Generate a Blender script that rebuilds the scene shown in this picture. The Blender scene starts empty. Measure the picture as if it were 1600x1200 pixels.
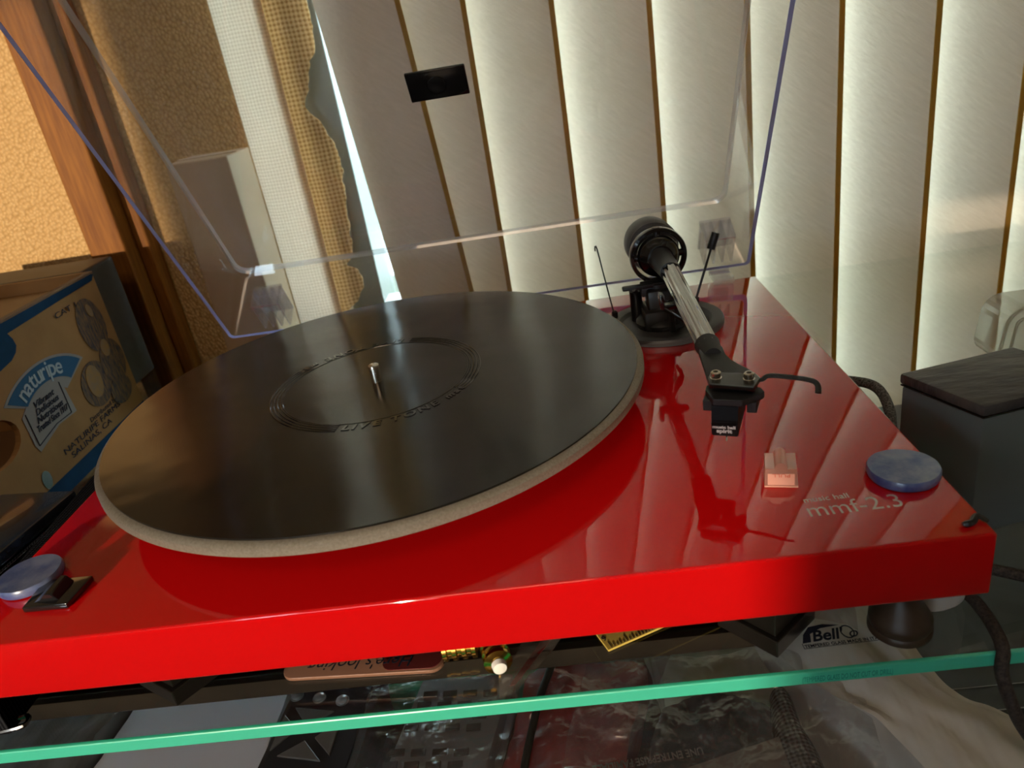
import bpy, bmesh, math, random
from mathutils import Vector, Matrix, noise
random.seed(7)
S = bpy.context.scene
COL = S.collection
# ---------------------------------------------------------------- camera, sky, sun, exposure
cam_d = bpy.data.cameras.new('camera'); cam = bpy.data.objects.new('camera', cam_d); COL.objects.link(cam)
cam.location = (0.2715, -0.2305, 0.1910); cam.rotation_euler = (1.1384, 0.1548, 0.0176)
cam_d.sensor_width = 36; cam_d.lens = 26.53; cam_d.clip_start = 0.01; cam_d.clip_end = 60
cam_d.dof.use_dof = True; cam_d.dof.focus_distance = 0.405; cam_d.dof.aperture_fstop = 14.0
S.camera = cam
W = bpy.data.worlds.new('sky'); S.world = W; W.use_nodes = True
WN = W.node_tree.nodes; bg = WN['Background']; bg.inputs['Color'].default_value = (0.68, 0.86, 1.0, 1); bg.inputs['Strength'].default_value = 15.0
sun_d = bpy.data.lights.new('sun', 'SUN'); sun_d.energy = 3.9; sun_d.angle = math.radians(0.9); sun_d.color = (1.0, 0.80, 0.56)
sun = bpy.data.objects.new('sun', sun_d); COL.objects.link(sun)
sun.rotation_euler = Vector((0.28, 1.0, -0.125)).to_track_quat('-Z', 'Y').to_euler()
sun.location = (-0.6, -3.5, 0.6)
fill_d = bpy.data.lights.new('fill_light', 'AREA'); fill_d.energy = 5.5; fill_d.size = .6; fill_d.color = (1.0, .74, .50)  # added fill standing in for bounce from above; no lamp known there
fill = bpy.data.objects.new('fill_light', fill_d); COL.objects.link(fill); fill.location = (.10, -1.10, 1.40)
fill.rotation_euler = (Vector((.25, .25, -.1)) - fill.location).to_track_quat('-Z', 'Y').to_euler()
S.view_settings.view_transform = 'Standard'; S.view_settings.look = 'None'
S.view_settings.exposure = 0.15; S.view_settings.gamma = 1.0
try: S.view_settings.use_curve_mapping = False
except Exception: pass
try:
    S.cycles.use_denoising = True; S.cycles.max_bounces = 10; S.cycles.diffuse_bounces = 5
    S.cycles.glossy_bounces = 5; S.cycles.transparent_max_bounces = 32; S.cycles.transmission_bounces = 6
    S.cycles.sample_clamp_indirect = 6.0; S.cycles.caustics_reflective = False
except Exception: pass

# ---------------------------------------------------------------- materials
class NT:
    def __init__(s, name):
        s.m = bpy.data.materials.new(name); s.m.use_nodes = True; s.t = s.m.node_tree; s.n = s.t.nodes; s.n.clear()
        s.out = s.n.new('ShaderNodeOutputMaterial')
    def add(s, kind, **kw):
        nd = s.n.new('ShaderNode' + kind)
        for k, v in kw.items():
            if k.startswith('_'): setattr(nd, k[1:], v)
            else:
                sock = nd.inputs[int(k[1:])] if k[0] == 'i' and k[1:].isdigit() else nd.inputs[k.replace('__', ' ')]
                if hasattr(v, 'is_output') or isinstance(v, bpy.types.NodeSocket): s.t.links.new(v, sock)
                elif isinstance(v, (tuple, list)) and len(v) == 3 and sock.type == 'RGBA': sock.default_value = (*v, 1)
                else: sock.default_value = v
        return nd
    def coord(s, scale=(1, 1, 1), rot=(0, 0, 0)):
        c = s.add('TexCoord'); mp = s.add('Mapping'); s.t.links.new(c.outputs['Object'], mp.inputs['Vector'])
        mp.inputs['Scale'].default_value = scale; mp.inputs['Rotation'].default_value = rot
        return mp.outputs[0]
    def noise(s, vec, scale, detail=3, rough=.5):
        n = s.add('TexNoise'); s.t.links.new(vec, n.inputs['Vector'])
        n.inputs['Scale'].default_value = scale; n.inputs['Detail'].default_value = detail; n.inputs['Roughness'].default_value = rough
        return n.outputs[0]
    def ramp(s, fac, stops):
        r = s.add('ValToRGB'); s.t.links.new(fac, r.inputs[0]); e = r.color_ramp.elements
        while len(e) < len(stops): e.new(.5)
        for el, (p, c) in zip(e, stops): el.position = p; el.color = (*c, 1) if len(c) == 3 else c
        return r.outputs[0]
    def bump(s, h, strength=.3, dist=.001):
        b = s.add('Bump'); s.t.links.new(h, b.inputs['Height']); b.inputs['Strength'].default_value = strength; b.inputs['Distance'].default_value = dist
        return b.outputs[0]
    def done(s, sh): s.t.links.new(sh, s.out.inputs[0]); return s.m

def pbr(name, col, rough=.5, metal=0., coat=0., spec=.5, var=0., vscale=60, bump=0., bscale=300, bdist=.0005, vstretch=(1, 1, 1), col2=None, aniso=0., sheen=0., trans=0.):
    n = NT(name); v = n.coord(vstretch)
    p = n.add('BsdfPrincipled'); I = p.inputs
    I['Roughness'].default_value = rough; I['Metallic'].default_value = metal; I['Coat Weight'].default_value = coat
    I['Specular IOR Level'].default_value = spec; I['Coat Roughness'].default_value = .03
    I['Base Color'].default_value = (*col, 1)
    if sheen: I['Sheen Weight'].default_value = sheen
    if var or col2:
        c2 = col2 or tuple(min(1, c * (1 - var)) for c in col)
        n.t.links.new(n.ramp(n.noise(v, vscale, 4, .6), [(.35, col), (.65, c2)]), I['Base Color'])
    if bump: n.t.links.new(n.bump(n.noise(v, bscale, 3), bump, bdist), I['Normal'])
    return n.done(p.outputs[0])

def clear(name, tint=(1, 1, 1), r0=.04, rough=.0, haze=0., hazecol=(.8, .8, .8), bump=0., bscale=80, bdist=.002, strength=1.):
    """thin clear sheet: passes light straight through, mirrors more at grazing angles"""
    n = NT(name)
    g = n.add('NewGeometry'); d = n.add('VectorMath', _operation='DOT_PRODUCT')
    if bump:
        nm = n.bump(n.noise(n.coord(), bscale, 4, .6), bump, bdist); n.t.links.new(nm, d.inputs[0])
    else: n.t.links.new(g.outputs['Normal'], d.inputs[0])
    n.t.links.new(g.outputs['Incoming'], d.inputs[1])
    a = n.add('Math', _operation='ABSOLUTE', i0=d.outputs['Value'])
    o = n.add('Math', _operation='SUBTRACT', i0=1., i1=a.outputs[0])
    pw = n.add('Math', _operation='POWER', i0=o.outputs[0], i1=5.)
    f = n.add('Math', _operation='MULTIPLY_ADD', i0=pw.outputs[0], i1=(1 - r0) * strength, i2=r0)
    t = n.add('BsdfTransparent', Color=tint); gl = n.add('BsdfGlossy', Color=(1, 1, 1), Roughness=rough)
    if bump: n.t.links.new(nm, gl.inputs['Normal'])
    m = n.add('MixShader', Fac=f.outputs[0], i1=t.outputs[0], i2=gl.outputs[0])
    sh = m.outputs[0]
    if haze:
        df = n.add('BsdfDiffuse', Color=hazecol); tl = n.add('BsdfTranslucent', Color=hazecol)
        mm = n.add('MixShader', Fac=.5, i1=df.outputs[0], i2=tl.outputs[0])
        sh = n.add('MixShader', Fac=haze, i1=sh, i2=mm.outputs[0]).outputs[0]
    return n.done(sh)

M = {}
M['red'] = pbr('red_lacquer', (.50, .003, .004), .045, coat=.55, spec=.5, bump=.03, bscale=240, bdist=.0003)
M['platter'] = pbr('platter_mdf', (.36, .32, .26), .55, col2=(.27, .24, .19), vscale=900, bump=.15, bscale=900)
M['black'] = pbr('black_plastic', (.012, .012, .013), .35)
M['blackgloss'] = pbr('black_gloss', (.010, .010, .011), .10, coat=.6)
M['cartbody'] = pbr('cartridge_plastic', (.008, .006, .007), .5, spec=.12)
M['blackmatte'] = pbr('black_matte', (.022, .021, .022), .6, bump=.1, bscale=900)
M['gunmetal'] = pbr('gunmetal_ring', (.05, .05, .055), .45, bump=.05)
M['chrome'] = pbr('chrome', (.46, .46, .46), .05, 1.0)
M['darkmetal'] = pbr('dark_metal', (.10, .10, .10), .22, 1.0)
M['steel'] = pbr('steel', (.72, .66, .56), .22, 1.0)
M['brass'] = pbr('brass', (.80, .50, .12), .16, 1.0)
M['blue'] = pbr('blue_putty', (.035, .075, .24), .28, coat=.3, col2=(.16, .20, .34), vscale=95, bump=.2, bscale=120)
M['silverink'] = pbr('silver_ink', (.60, .52, .48), .4, .3)
M['whiteink'] = pbr('white_ink', (.85, .85, .85), .5)
M['darkink'] = pbr('dark_ink', (.015, .02, .035), .8, spec=.1)
M['blueink'] = pbr('blue_ink', (.007, .035, .080), .85, spec=.1, var=.2)
M['midblue'] = pbr('mid_blue_ink', (.028, .085, .155), .85, spec=.1)
M['greyink'] = pbr('pale_grey_ink', (.25, .215, .19), .85, spec=.1)
M['sketch'] = pbr('sketch_ink', (.045, .042, .055), .85, spec=.1, col2=(.20, .11, .045), vscale=220, vstretch=(1, 3, .6))
M['sketchpale'] = pbr('sketch_pale', (.28, .15, .05), .85, spec=.1, col2=(.22, .14, .08), vscale=160)
M['card'] = pbr('corrugated_card', (.31, .155, .055), .85, spec=.15, col2=(.26, .13, .045), vscale=25, bump=.12, bscale=150)
M['carddark'] = pbr('card_inside', (.16, .08, .03), .8)
M['carton'] = pbr('plain_carton', (.48, .33, .19), .7, col2=(.42, .28, .16), vscale=12)
M['cartontape'] = pbr('carton_tape', (.40, .25, .12), .3)
M['speaker'] = pbr('black_ash', (.030, .026, .024), .5, var=.3, vscale=80)
M['wood'] = pbr('stained_pine', (.25, .095, .012), .6, spec=.25, col2=(.16, .052, .007), vscale=30, vstretch=(9, 9, .6), bump=.1, bscale=60)
M['white'] = pbr('white_paint', (.78, .78, .76), .4)
M['whiteplastic'] = pbr('white_plastic', (.62, .55, .50), .4)
M['graywall'] = pbr('window_frame_paint', (.22, .23, .21), .5)
M['ceiling'] = pbr('ceiling_paint', (.62, .56, .48), .9)
M['roomwall'] = pbr('room_wall_paint', (.46, .36, .26), .9)
M['floor'] = pbr('floor_carpet', (.10, .07, .05), .95)
M['leaf'] = pbr('leaf', (.10, .22, .11), .5, var=.5, vscale=5)
M['bark'] = pbr('bark', (.12, .08, .05), .8)
M['grass'] = pbr('lawn', (.12, .22, .10), .9)
M['cone'] = pbr('dark_brown_rubber', (.045, .028, .018), .42)
M['remote'] = pbr('charcoal_remote', (.050, .051, .058), .38)
M['remotebtn'] = pbr('grey_button', (.20, .19, .18), .3)
M['silverbtn'] = pbr('silver_button', (.55, .57, .60), .25, .3)
M['bluebtn'] = pbr('blue_grey_button', (.28, .40, .55), .3)
M['greyremote'] = pbr('grey_remote', (.30, .32, .34), .45)
M['greykey'] = pbr('dark_grey_key', (.075, .07, .06), .5)
M['greybag'] = pbr('grey_bag', (.30, .29, .29), .45, col2=(.15, .135, .12), vscale=18, vstretch=(2.2, .5, 1), bump=.8, bscale=14, bdist=.01)
M['paper'] = pbr('white_paper', (.88, .88, .96), .45, bump=.3, bscale=20, bdist=.003)
M['green'] = pbr('green_card', (.02, .50, .26), .3)
M['redfabric'] = pbr('red_pouch', (.55, .06, .05), .45, bump=.7, bscale=35, bdist=.004, col2=(.34, .03, .025), vscale=20)
M['floral'] = pbr('cream_cloth', (.80, .77, .66), .8, col2=(.30, .40, .22), vscale=22)
M['blackpouch'] = pbr('black_pouch', (.030, .033, .036), .42, bump=.9, bscale=28, bdist=.006)
M['brownboard'] = pbr('grey_board', (.20, .165, .14), .7)
M['tissue'] = pbr('white_tissue', (.58, .55, .50), .75, bump=.9, bscale=16, bdist=.01, vstretch=(2.5, .7, 1))
M['device'] = pbr('black_device', (.012, .015, .018), .35)
M['cablefabric'] = pbr('braided_cable', (.20, .19, .18), .8, col2=(.012, .012, .012), vscale=900, bump=.6, bscale=900)
M['cabledark'] = pbr('brown_braided_cable', (.055, .04, .033), .8, col2=(.012, .010, .010), vscale=700, bump=.6, bscale=700)
M['cableblack'] = pbr('grey_cable', (.05, .045, .04), .5)
M['lidwrinkle'] = pbr('dusty_black_vinyl', (.075, .065, .058), .45, col2=(.035, .032, .034), vscale=45, vstretch=(1, 3, 1), bump=.7, bscale=40, bdist=.003)
M['boxsheen'] = pbr('black_painted_reflection', (.10, .12, .118), .30, coat=.5)  # black box; its grey-green reflected light is put into the base colour
M['lipsmetal'] = pbr('blue_black_gloss', (.02, .028, .045), .25, coat=.4, var=.4, vscale=90)
M['goldcard'] = pbr('copper_card', (.30, .16, .11), .25, .3)
M['maroon'] = pbr('maroon_card', (.13, .025, .025), .25)
M['ruler'] = pbr('yellow_ruler', (.62, .46, .10), .5)
M['rubberblack'] = pbr('black_block', (.008, .007, .006), .3, coat=.4)
M['steelbar'] = pbr('black_bar', (.018, .014, .010), .35, var=.4, vscale=30)
M['sill'] = M['white']
M['acrylic'] = clear('clear_acrylic', (.965, .955, .945), .035, haze=.035, hazecol=(.75, .68, .66))
M['acrylicthick'] = clear('acrylic_corner', (.90, .90, .93), .15, .03, haze=.35, hazecol=(.95, .92, .95))
M['pocket'] = clear('acrylic_pocket', (.92, .92, .95), .12, .03, haze=.07, hazecol=(.85, .85, .9))
M['glass'] = clear('shelf_glass', (.975, .99, .985), .03)
M['windowglass'] = clear('window_glass', (.95, .98, .97), .04)
M['polybag'] = clear('clear_polybag', (.92, .92, .93), .12, .20, haze=.15, hazecol=(.90, .90, .95), bump=1., bscale=20, bdist=.012, strength=.8)
M['zipbag'] = clear('zip_bag', (.86, .85, .83), .06, .12, haze=.18, hazecol=(.6, .55, .5), bump=.7, bscale=40, bdist=.004)
M['clearbox'] = clear('clear_case', (.90, .90, .88), .10, .05, haze=.33, hazecol=(.70, .66, .56))
M['smoke'] = clear('smoke_film', (.45, .50, .52), .10, .05, haze=.25, hazecol=(.12, .15, .16))
def rim_mat():
    n = NT('acrylic_edge')
    t = n.add('BsdfTranslucent', Color=(.50, .52, .98)); d = n.add('BsdfDiffuse', Color=(.50, .52, .98)); g = n.add('BsdfGlossy', Color=(.9, .9, 1.), Roughness=.12)
    a = n.add('MixShader', Fac=.5, i1=t.outputs[0], i2=d.outputs[0]); b = n.add('MixShader', Fac=.25, i1=a.outputs[0], i2=g.outputs[0])
    return n.done(b.outputs[0])
M['rim'] = rim_mat()
def glass_edge():
    n = NT('glass_edge')
    t = n.add('BsdfTranslucent', Color=(.10, .95, .72)); d = n.add('BsdfDiffuse', Color=(.10, .80, .60)); g = n.add('BsdfGlossy', Color=(.8, 1., .95), Roughness=.25)  # bright teal colour stands in for light guided to the edge
    a = n.add('MixShader', Fac=.45, i1=d.outputs[0], i2=t.outputs[0]); b = n.add('MixShader', Fac=.15, i1=a.outputs[0], i2=g.outputs[0])
    return n.done(b.outputs[0])
M['glassedge'] = glass_edge()
def guard_mat():
    n = NT('peach_clear_plastic')
    t = n.add('BsdfTransparent', Color=(.95, .72, .66)); d = n.add('BsdfTranslucent', Color=(1., .62, .50)); e = n.add('BsdfDiffuse', Color=(1., .70, .60)); g = n.add('BsdfGlossy', Color=(1, .95, .95), Roughness=.08)
    a = n.add('MixShader', Fac=.5, i1=d.outputs[0], i2=e.outputs[0]); b = n.add('MixShader', Fac=.42, i1=t.outputs[0], i2=a.outputs[0]); c = n.add('MixShader', Fac=.18, i1=b.outputs[0], i2=g.outputs[0])
    return n.done(c.outputs[0])
M['guard'] = guard_mat()
def mat_rubber():
    n = NT('grooved_platter_mat'); v = n.coord()
    # distance from the spindle drives very fine concentric grooves
    sx = n.add('SeparateXYZ', Vector=v); r = n.add('VectorMath', _operation='LENGTH'); n.t.links.new(n.add('CombineXYZ', X=sx.outputs[0], Y=sx.outputs[1]).outputs[0], r.inputs[0])
    nz = n.noise(v, 9, 2); rr = n.add('Math', _operation='MULTIPLY_ADD', i0=nz, i1=.0006, i2=r.outputs['Value'])
    cx = n.add('CombineXYZ', X=rr.outputs[0]); fine = n.noise(cx.outputs[0], 1500, 2, .7)
    wav = n.noise(v, 16, 2)
    b1 = n.add('Bump', Strength=.12, Distance=.0002, Height=fine)
    b2 = n.add('Bump', Strength=.35, Distance=.0030, Height=wav, Normal=b1.outputs[0])
    tg = n.add('Tangent', _direction_type='RADIAL', _axis='Z')
    p = n.add('BsdfPrincipled', Roughness=.15, Anisotropic=.85, Anisotropic__Rotation=.25, Tangent=tg.outputs[0], Normal=b2.outputs[0])
    p.inputs['Specular IOR Level'].default_value = .60
    n.t.links.new(n.ramp(fine, [(.3, (.008, .007, .006)), (.7, (.034, .029, .026))]), p.inputs['Base Color'])  # sheen lines along the grooves are painted into the base colour
    return n.done(p.outputs[0])
M['mat'] = mat_rubber()
def wallpaper(name, c1, c2, scale, dist=.004, sx=1., trans=0.):
    n = NT(name)
    v = n.coord((scale * sx, scale * sx, scale), (0, math.radians(18), 0))
    nz = n.noise(v, .35, 3); off = n.add('VectorMath', _operation='SCALE', Scale=.55)
    cmb = n.add('CombineXYZ', X=nz, Y=nz, Z=nz); n.t.links.new(cmb.outputs[0], off.inputs[0])
    ad = n.add('VectorMath', _operation='ADD'); n.t.links.new(v, ad.inputs[0]); n.t.links.new(off.outputs[0], ad.inputs[1])
    vo = n.add('TexVoronoi', Scale=1.0, Randomness=.75); n.t.links.new(ad.outputs[0], vo.inputs['Vector'])
    inv = n.add('Math', _operation='SUBTRACT', i0=1., i1=vo.outputs['Distance'])
    col = n.ramp(inv.outputs[0], [(.25, c2), (.85, c1)])
    b = n.bump(inv.outputs[0], .9, dist)
    if trans:
        d = n.add('BsdfDiffuse', Color=col, Normal=b); t = n.add('BsdfTranslucent', Color=col)
        return n.done(n.add('MixShader', Fac=trans, i1=d.outputs[0], i2=t.outputs[0]).outputs[0])
    p = n.add('BsdfPrincipled', Roughness=.7, Normal=b); n.t.links.new(col, p.inputs['Base Color'])
    return n.done(p.outputs[0])
M['wallpaper'] = wallpaper('woven_wallpaper', (.60, .385, .165), (.43, .255, .09), 270, .0022)
def weave(name, c1, c2, fx, fz, trans, bd=.0015, ax=2):
    n = NT(name); v = n.coord(); sp = n.add('SeparateXYZ', Vector=v)
    nz = n.noise(v, 40, 2)
    def sine(o, f):
        a = n.add('Math', _operation='MULTIPLY_ADD', i0=o, i1=f); n.t.links.new(n.add('Math', _operation='MULTIPLY', i0=nz, i1=3.5).outputs[0], a.inputs[2])
        return n.add('Math', _operation='SINE', i0=a.outputs[0]).outputs[0]
    a = sine(sp.outputs[0], fx); b = sine(sp.outputs[ax], fz)
    h = n.add('Math', _operation='MULTIPLY_ADD', i0=n.add('Math', _operation='ADD', i0=a, i1=b).outputs[0], i1=.25, i2=.5).outputs[0]
    col = n.ramp(h, [(.15, c2), (.7, c1)]); bp = n.bump(h, .8, bd)
    d = n.add('BsdfDiffuse', Color=col, Normal=bp); t = n.add('BsdfTranslucent', Color=col)
    return n.done(n.add('MixShader', Fac=trans, i1=d.outputs[0], i2=t.outputs[0]).outputs[0])
M['burlap'] = weave('tan_open_weave', (.82, .62, .38), (.44, .27, .12), 1500, 1500, .60)
M['lace'] = weave('white_open_weave', (.96, .86, .76), (.74, .63, .52), 1900, 1900, .75)
M['mesh'] = weave('grey_mesh_fabric', (.17, .16, .15), (.04, .036, .032), 2600, 2600, .1, ax=1)
M['blackmesh'] = weave('black_mesh_fabric', (.020, .021, .025), (.002, .002, .003), 3600, 3600, .0, ax=1)
def vane():
    n = NT('vane_fabric'); v = n.coord((1, 1, 1), (0, math.radians(52), 0))
    st = n.add('Mapping', Vector=v); st.inputs['Scale'].default_value = (1., 1., .10)
    s1 = n.noise(st.outputs[0], 420, 3, .6)
    col = n.ramp(s1, [(.30, (.71, .65, .58)), (.55, (.76, .70, .63)), (.75, (.81, .75, .68))])
    b = n.bump(s1, .5, .0008)
    d = n.add('BsdfDiffuse', Color=col, Normal=b); t = n.add('BsdfTranslucent', Color=(.88, .65, .44))
    return n.done(n.add('MixShader', Fac=.065, i1=d.outputs[0], i2=t.outputs[0]).outputs[0])
M['vane'] = vane()
def hem():
    n = NT('vane_gold_hem'); d = n.add('BsdfDiffuse', Color=(.46, .30, .07)); t = n.add('BsdfTranslucent', Color=(.80, .50, .08))
    return n.done(n.add('MixShader', Fac=.45, i1=d.outputs[0], i2=t.outputs[0]).outputs[0])
M['hem'] = hem()

# ---------------------------------------------------------------- mesh helpers
def link(name, me, parent=None):
    o = bpy.data.objects.new(name, me); COL.objects.link(o)
    if parent is not None: o.parent = parent
    return o
def obj(name, bm, mat, parent=None, smooth=False, org=None):
    """one mesh object; vertices are given in world space, origin moved to org (or the parent's)"""
    me = bpy.data.meshes.new(name)
    bmesh.ops.recalc_face_normals(bm, faces=bm.faces)
    base = Vector((0, 0, 0))
    if parent is not None: base = wpos(parent)
    elif org is not None: base = Vector(org)
    for v in bm.verts: v.co -= base
    bm.to_mesh(me); bm.free()
    for m in (mat if isinstance(mat, (list, tuple)) else [mat]): me.materials.append(m)
    if smooth:
        for p in me.polygons: p.use_smooth = True
        try: me.set_sharp_from_angle(angle=math.radians(35))
        except Exception: pass
    o = link(name, me, parent)
    if parent is None: o.location = base
    return o
def wpos(o):
    p = Vector(o.location)
    while o.parent is not None: o = o.parent; p += Vector(o.location)
    return p
def thing(name, label, cat, loc, group=None):
    o = bpy.data.objects.new(name, None); COL.objects.link(o); o.location = loc; o.empty_display_size = .01
    o['label'] = label; o['category'] = cat
    if group: o['group'] = group
    return o
def tag(o, label, cat, group=None, kind=None):
    o['label'] = label; o['category'] = cat
    if group: o['group'] = group
    if kind: o['kind'] = kind
    return o
def struct(o): o['kind'] = 'structure'; return o
def B(): return bmesh.new()
def box(bm, x0, x1, y0, y1, z0, z1, bev=0., mi=0, T=None, seg=2):
    t = bmesh.new(); bmesh.ops.create_cube(t, size=1)
    for v in t.verts: v.co = Vector((x0 + (v.co.x + .5) * (x1 - x0), y0 + (v.co.y + .5) * (y1 - y0), z0 + (v.co.z + .5) * (z1 - z0)))
    if bev: bmesh.ops.bevel(t, geom=list(t.edges), offset=bev, segments=seg, affect='EDGES', profile=.5)
    return merge(bm, t, T, mi)
def merge(bm, t, T=None, mi=0):
    if T is not None: t.transform(T)
    me = bpy.data.meshes.new('tmp'); t.to_mesh(me); t.free()
    n0 = len(bm.faces); bm.from_mesh(me); bpy.data.meshes.remove(me)
    bm.faces.ensure_lookup_table()
    for f in bm.faces[n0:]: f.material_index = mi
    return bm
def prism(bm, pts, z0, z1, bev=0., T=None, mi=0):
    t = bmesh.new(); vs = [t.verts.new((p[0], p[1], z0)) for p in pts]; f = t.faces.new(vs)
    r = bmesh.ops.extrude_face_region(t, geom=[f])
    for v in r['geom']:
        if isinstance(v, bmesh.types.BMVert): v.co.z = z1
    bmesh.ops.recalc_face_normals(t, faces=t.faces)
    if bev: bmesh.ops.bevel(t, geom=list(t.edges), offset=bev, segments=2, affect='EDGES', profile=.5)
    return merge(bm, t, T, mi)
def lathe(bm, prof, c, n=64, T=None, mi=0):
    """prof: (r, z) list; axis z through c"""
    t = bmesh.new(); rings = []
    for r, z in prof:
        if r < 1e-7: rings.append([t.verts.new((0, 0, z))])
        else: rings.append([t.verts.new((r * math.cos(2 * math.pi * k / n), r * math.sin(2 * math.pi * k / n), z)) for k in range(n)])
    for a, b in zip(rings, rings[1:]):
        for k in range(n):
            k2 = (k + 1) % n
            if len(a) == 1 and len(b) == 1: continue
            if len(a) == 1: t.faces.new((a[0], b[k], b[k2]))
            elif len(b) == 1: t.faces.new((a[k], a[k2], b[0]))
            else: t.faces.new((a[k], a[k2], b[k2], b[k]))
    M0 = Matrix.Translation(c)
    return merge(bm, t, M0 if T is None else M0 @ T, mi)
def aim(d): return Vector(d).normalized().to_track_quat('Z', 'Y').to_matrix().to_4x4()
def tube(bm, pts, rad, n=12, mi=0, closed=False, flat=1.):
    pts = [Vector(p) for p in pts]; R = rad if isinstance(rad, (list, tuple)) else [rad] * len(pts)
    t = bmesh.new(); rings = []; up = None
    for i, p in enumerate(pts):
        a = pts[i - 1] if (i or closed) else p; b = pts[(i + 1) % len(pts)] if (i < len(pts) - 1 or closed) else p
        d = (b - a).normalized()
        if up is None:
            up = Vector((0, 0, 1)) if abs(d.z) < .9 else Vector((1, 0, 0))
        s = d.cross(up).normalized(); up = s.cross(d).normalized()
        rings.append([t.verts.new(p + (s * math.cos(2 * math.pi * k / n) + up * math.sin(2 * math.pi * k / n) * flat) * R[i]) for k in range(n)])
    m = len(rings)
    for i in range(m if closed else m - 1):
        a, b = rings[i], rings[(i + 1) % m]
        for k in range(n): t.faces.new((a[k], a[(k + 1) % n], b[(k + 1) % n], b[k]))
    if not closed: t.faces.new(rings[0][::-1]); t.faces.new(rings[-1])
    return merge(bm, t, None, mi)
def spline(pts, k=8):
    P = [Vector(p) for p in pts]; out = []
    for i in range(len(P) - 1):
        a, b, c, d = P[max(i - 1, 0)], P[i], P[i + 1], P[min(i + 2, len(P) - 1)]
        for j in range(k):
            t = j / k
            out.append(.5 * ((2 * b) + (c - a) * t + (2 * a - 5 * b + 4 * c - d) * t * t + (3 * b - a - 3 * c + d) * t ** 3))
    out.append(P[-1]); return out
def text_bm(s, size, bold=0., extr=.0001, shear=0., align='LEFT'):
    cu = bpy.data.curves.new('t', 'FONT'); cu.body = s; cu.size = size; cu.extrude = extr; cu.offset = bold; cu.shear = shear
    cu.align_x = align; cu.resolution_u = 3
    o = bpy.data.objects.new('t', cu); COL.objects.link(o)
    me = bpy.data.meshes.new_from_object(o.evaluated_get(bpy.context.evaluated_depsgraph_get()))
    bpy.data.objects.remove(o); bpy.data.curves.remove(cu)
    t = bmesh.new(); t.from_mesh(me); bpy.data.meshes.remove(me); return t
def width(t): return (max(v.co.x for v in t.verts) - min(v.co.x for v in t.verts)) if len(t.verts) else 0
def text(bm, s, size, T, fit=None, mi=0, **kw):
    t = text_bm(s, size, **kw)
    if fit:
        k = fit / max(width(t), 1e-6); x0 = min(v.co.x for v in t.verts)
        for v in t.verts: v.co.x = (v.co.x - x0) * k
    return merge(bm, t, T, mi)
def basis(o, x, y):
    x = Vector(x).normalized(); y = Vector(y); z = x.cross(y).normalized(); y = z.cross(x)
    m = Matrix((x, y, z)).transposed().to_4x4(); m.translation = Vector(o); return m
def ring_pts(c, r, a0, a1, n, z): return [(c[0] + r * math.cos(math.radians(a0 + (a1 - a0) * k / n)), c[1] + r * math.sin(math.radians(a0 + (a1 - a0) * k / n)), z) for k in range(n + 1)]
def sheet(bm, corners, nx, ny, zfun, amp, sc, seed=0., mi=0):
    """wrinkled sheet over a quad given counter-clockwise"""
    A, Bq, Cq, D = [Vector(c) for c in corners]; t = bmesh.new(); g = []
    for j in range(ny + 1):
        row = []
        for i in range(nx + 1):
            u, v = i / nx, j / ny; p = A.lerp(Bq, u).lerp(D.lerp(Cq, u), v)
            h = noise.fractal(Vector((p.x * sc, p.y * sc, seed)), .8, 2.2, 4) * amp
            rd = abs(noise.noise(Vector((p.x * sc * .7 + 3, p.y * sc * .7, seed + 5)))) * amp
            e = noise.noise(Vector((p.x * 60, p.y * 60, seed + 9))) * .0015
            row.append(t.verts.new(p + Vector((e, e, h + rd + (zfun(u, v) if zfun else 0)))))
        g.append(row)
    for j in range(ny):
        for i in range(nx): t.faces.new((g[j][i], g[j][i + 1], g[j + 1][i + 1], g[j + 1][i]))
    return merge(bm, t, None, mi)
def polyfill(bm, pts3, th, nrm, mi=0):
    t = bmesh.new(); vs = [t.verts.new(p) for p in pts3]; f = t.faces.new(vs)
    r = bmesh.ops.extrude_face_region(t, geom=[f])
    for v in r['geom']:
        if isinstance(v, bmesh.types.BMVert): v.co += Vector(nrm) * th
    bmesh.ops.triangulate(t, faces=[f for f in t.faces if len(f.verts) > 4])
    return merge(bm, t, None, mi)

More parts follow.
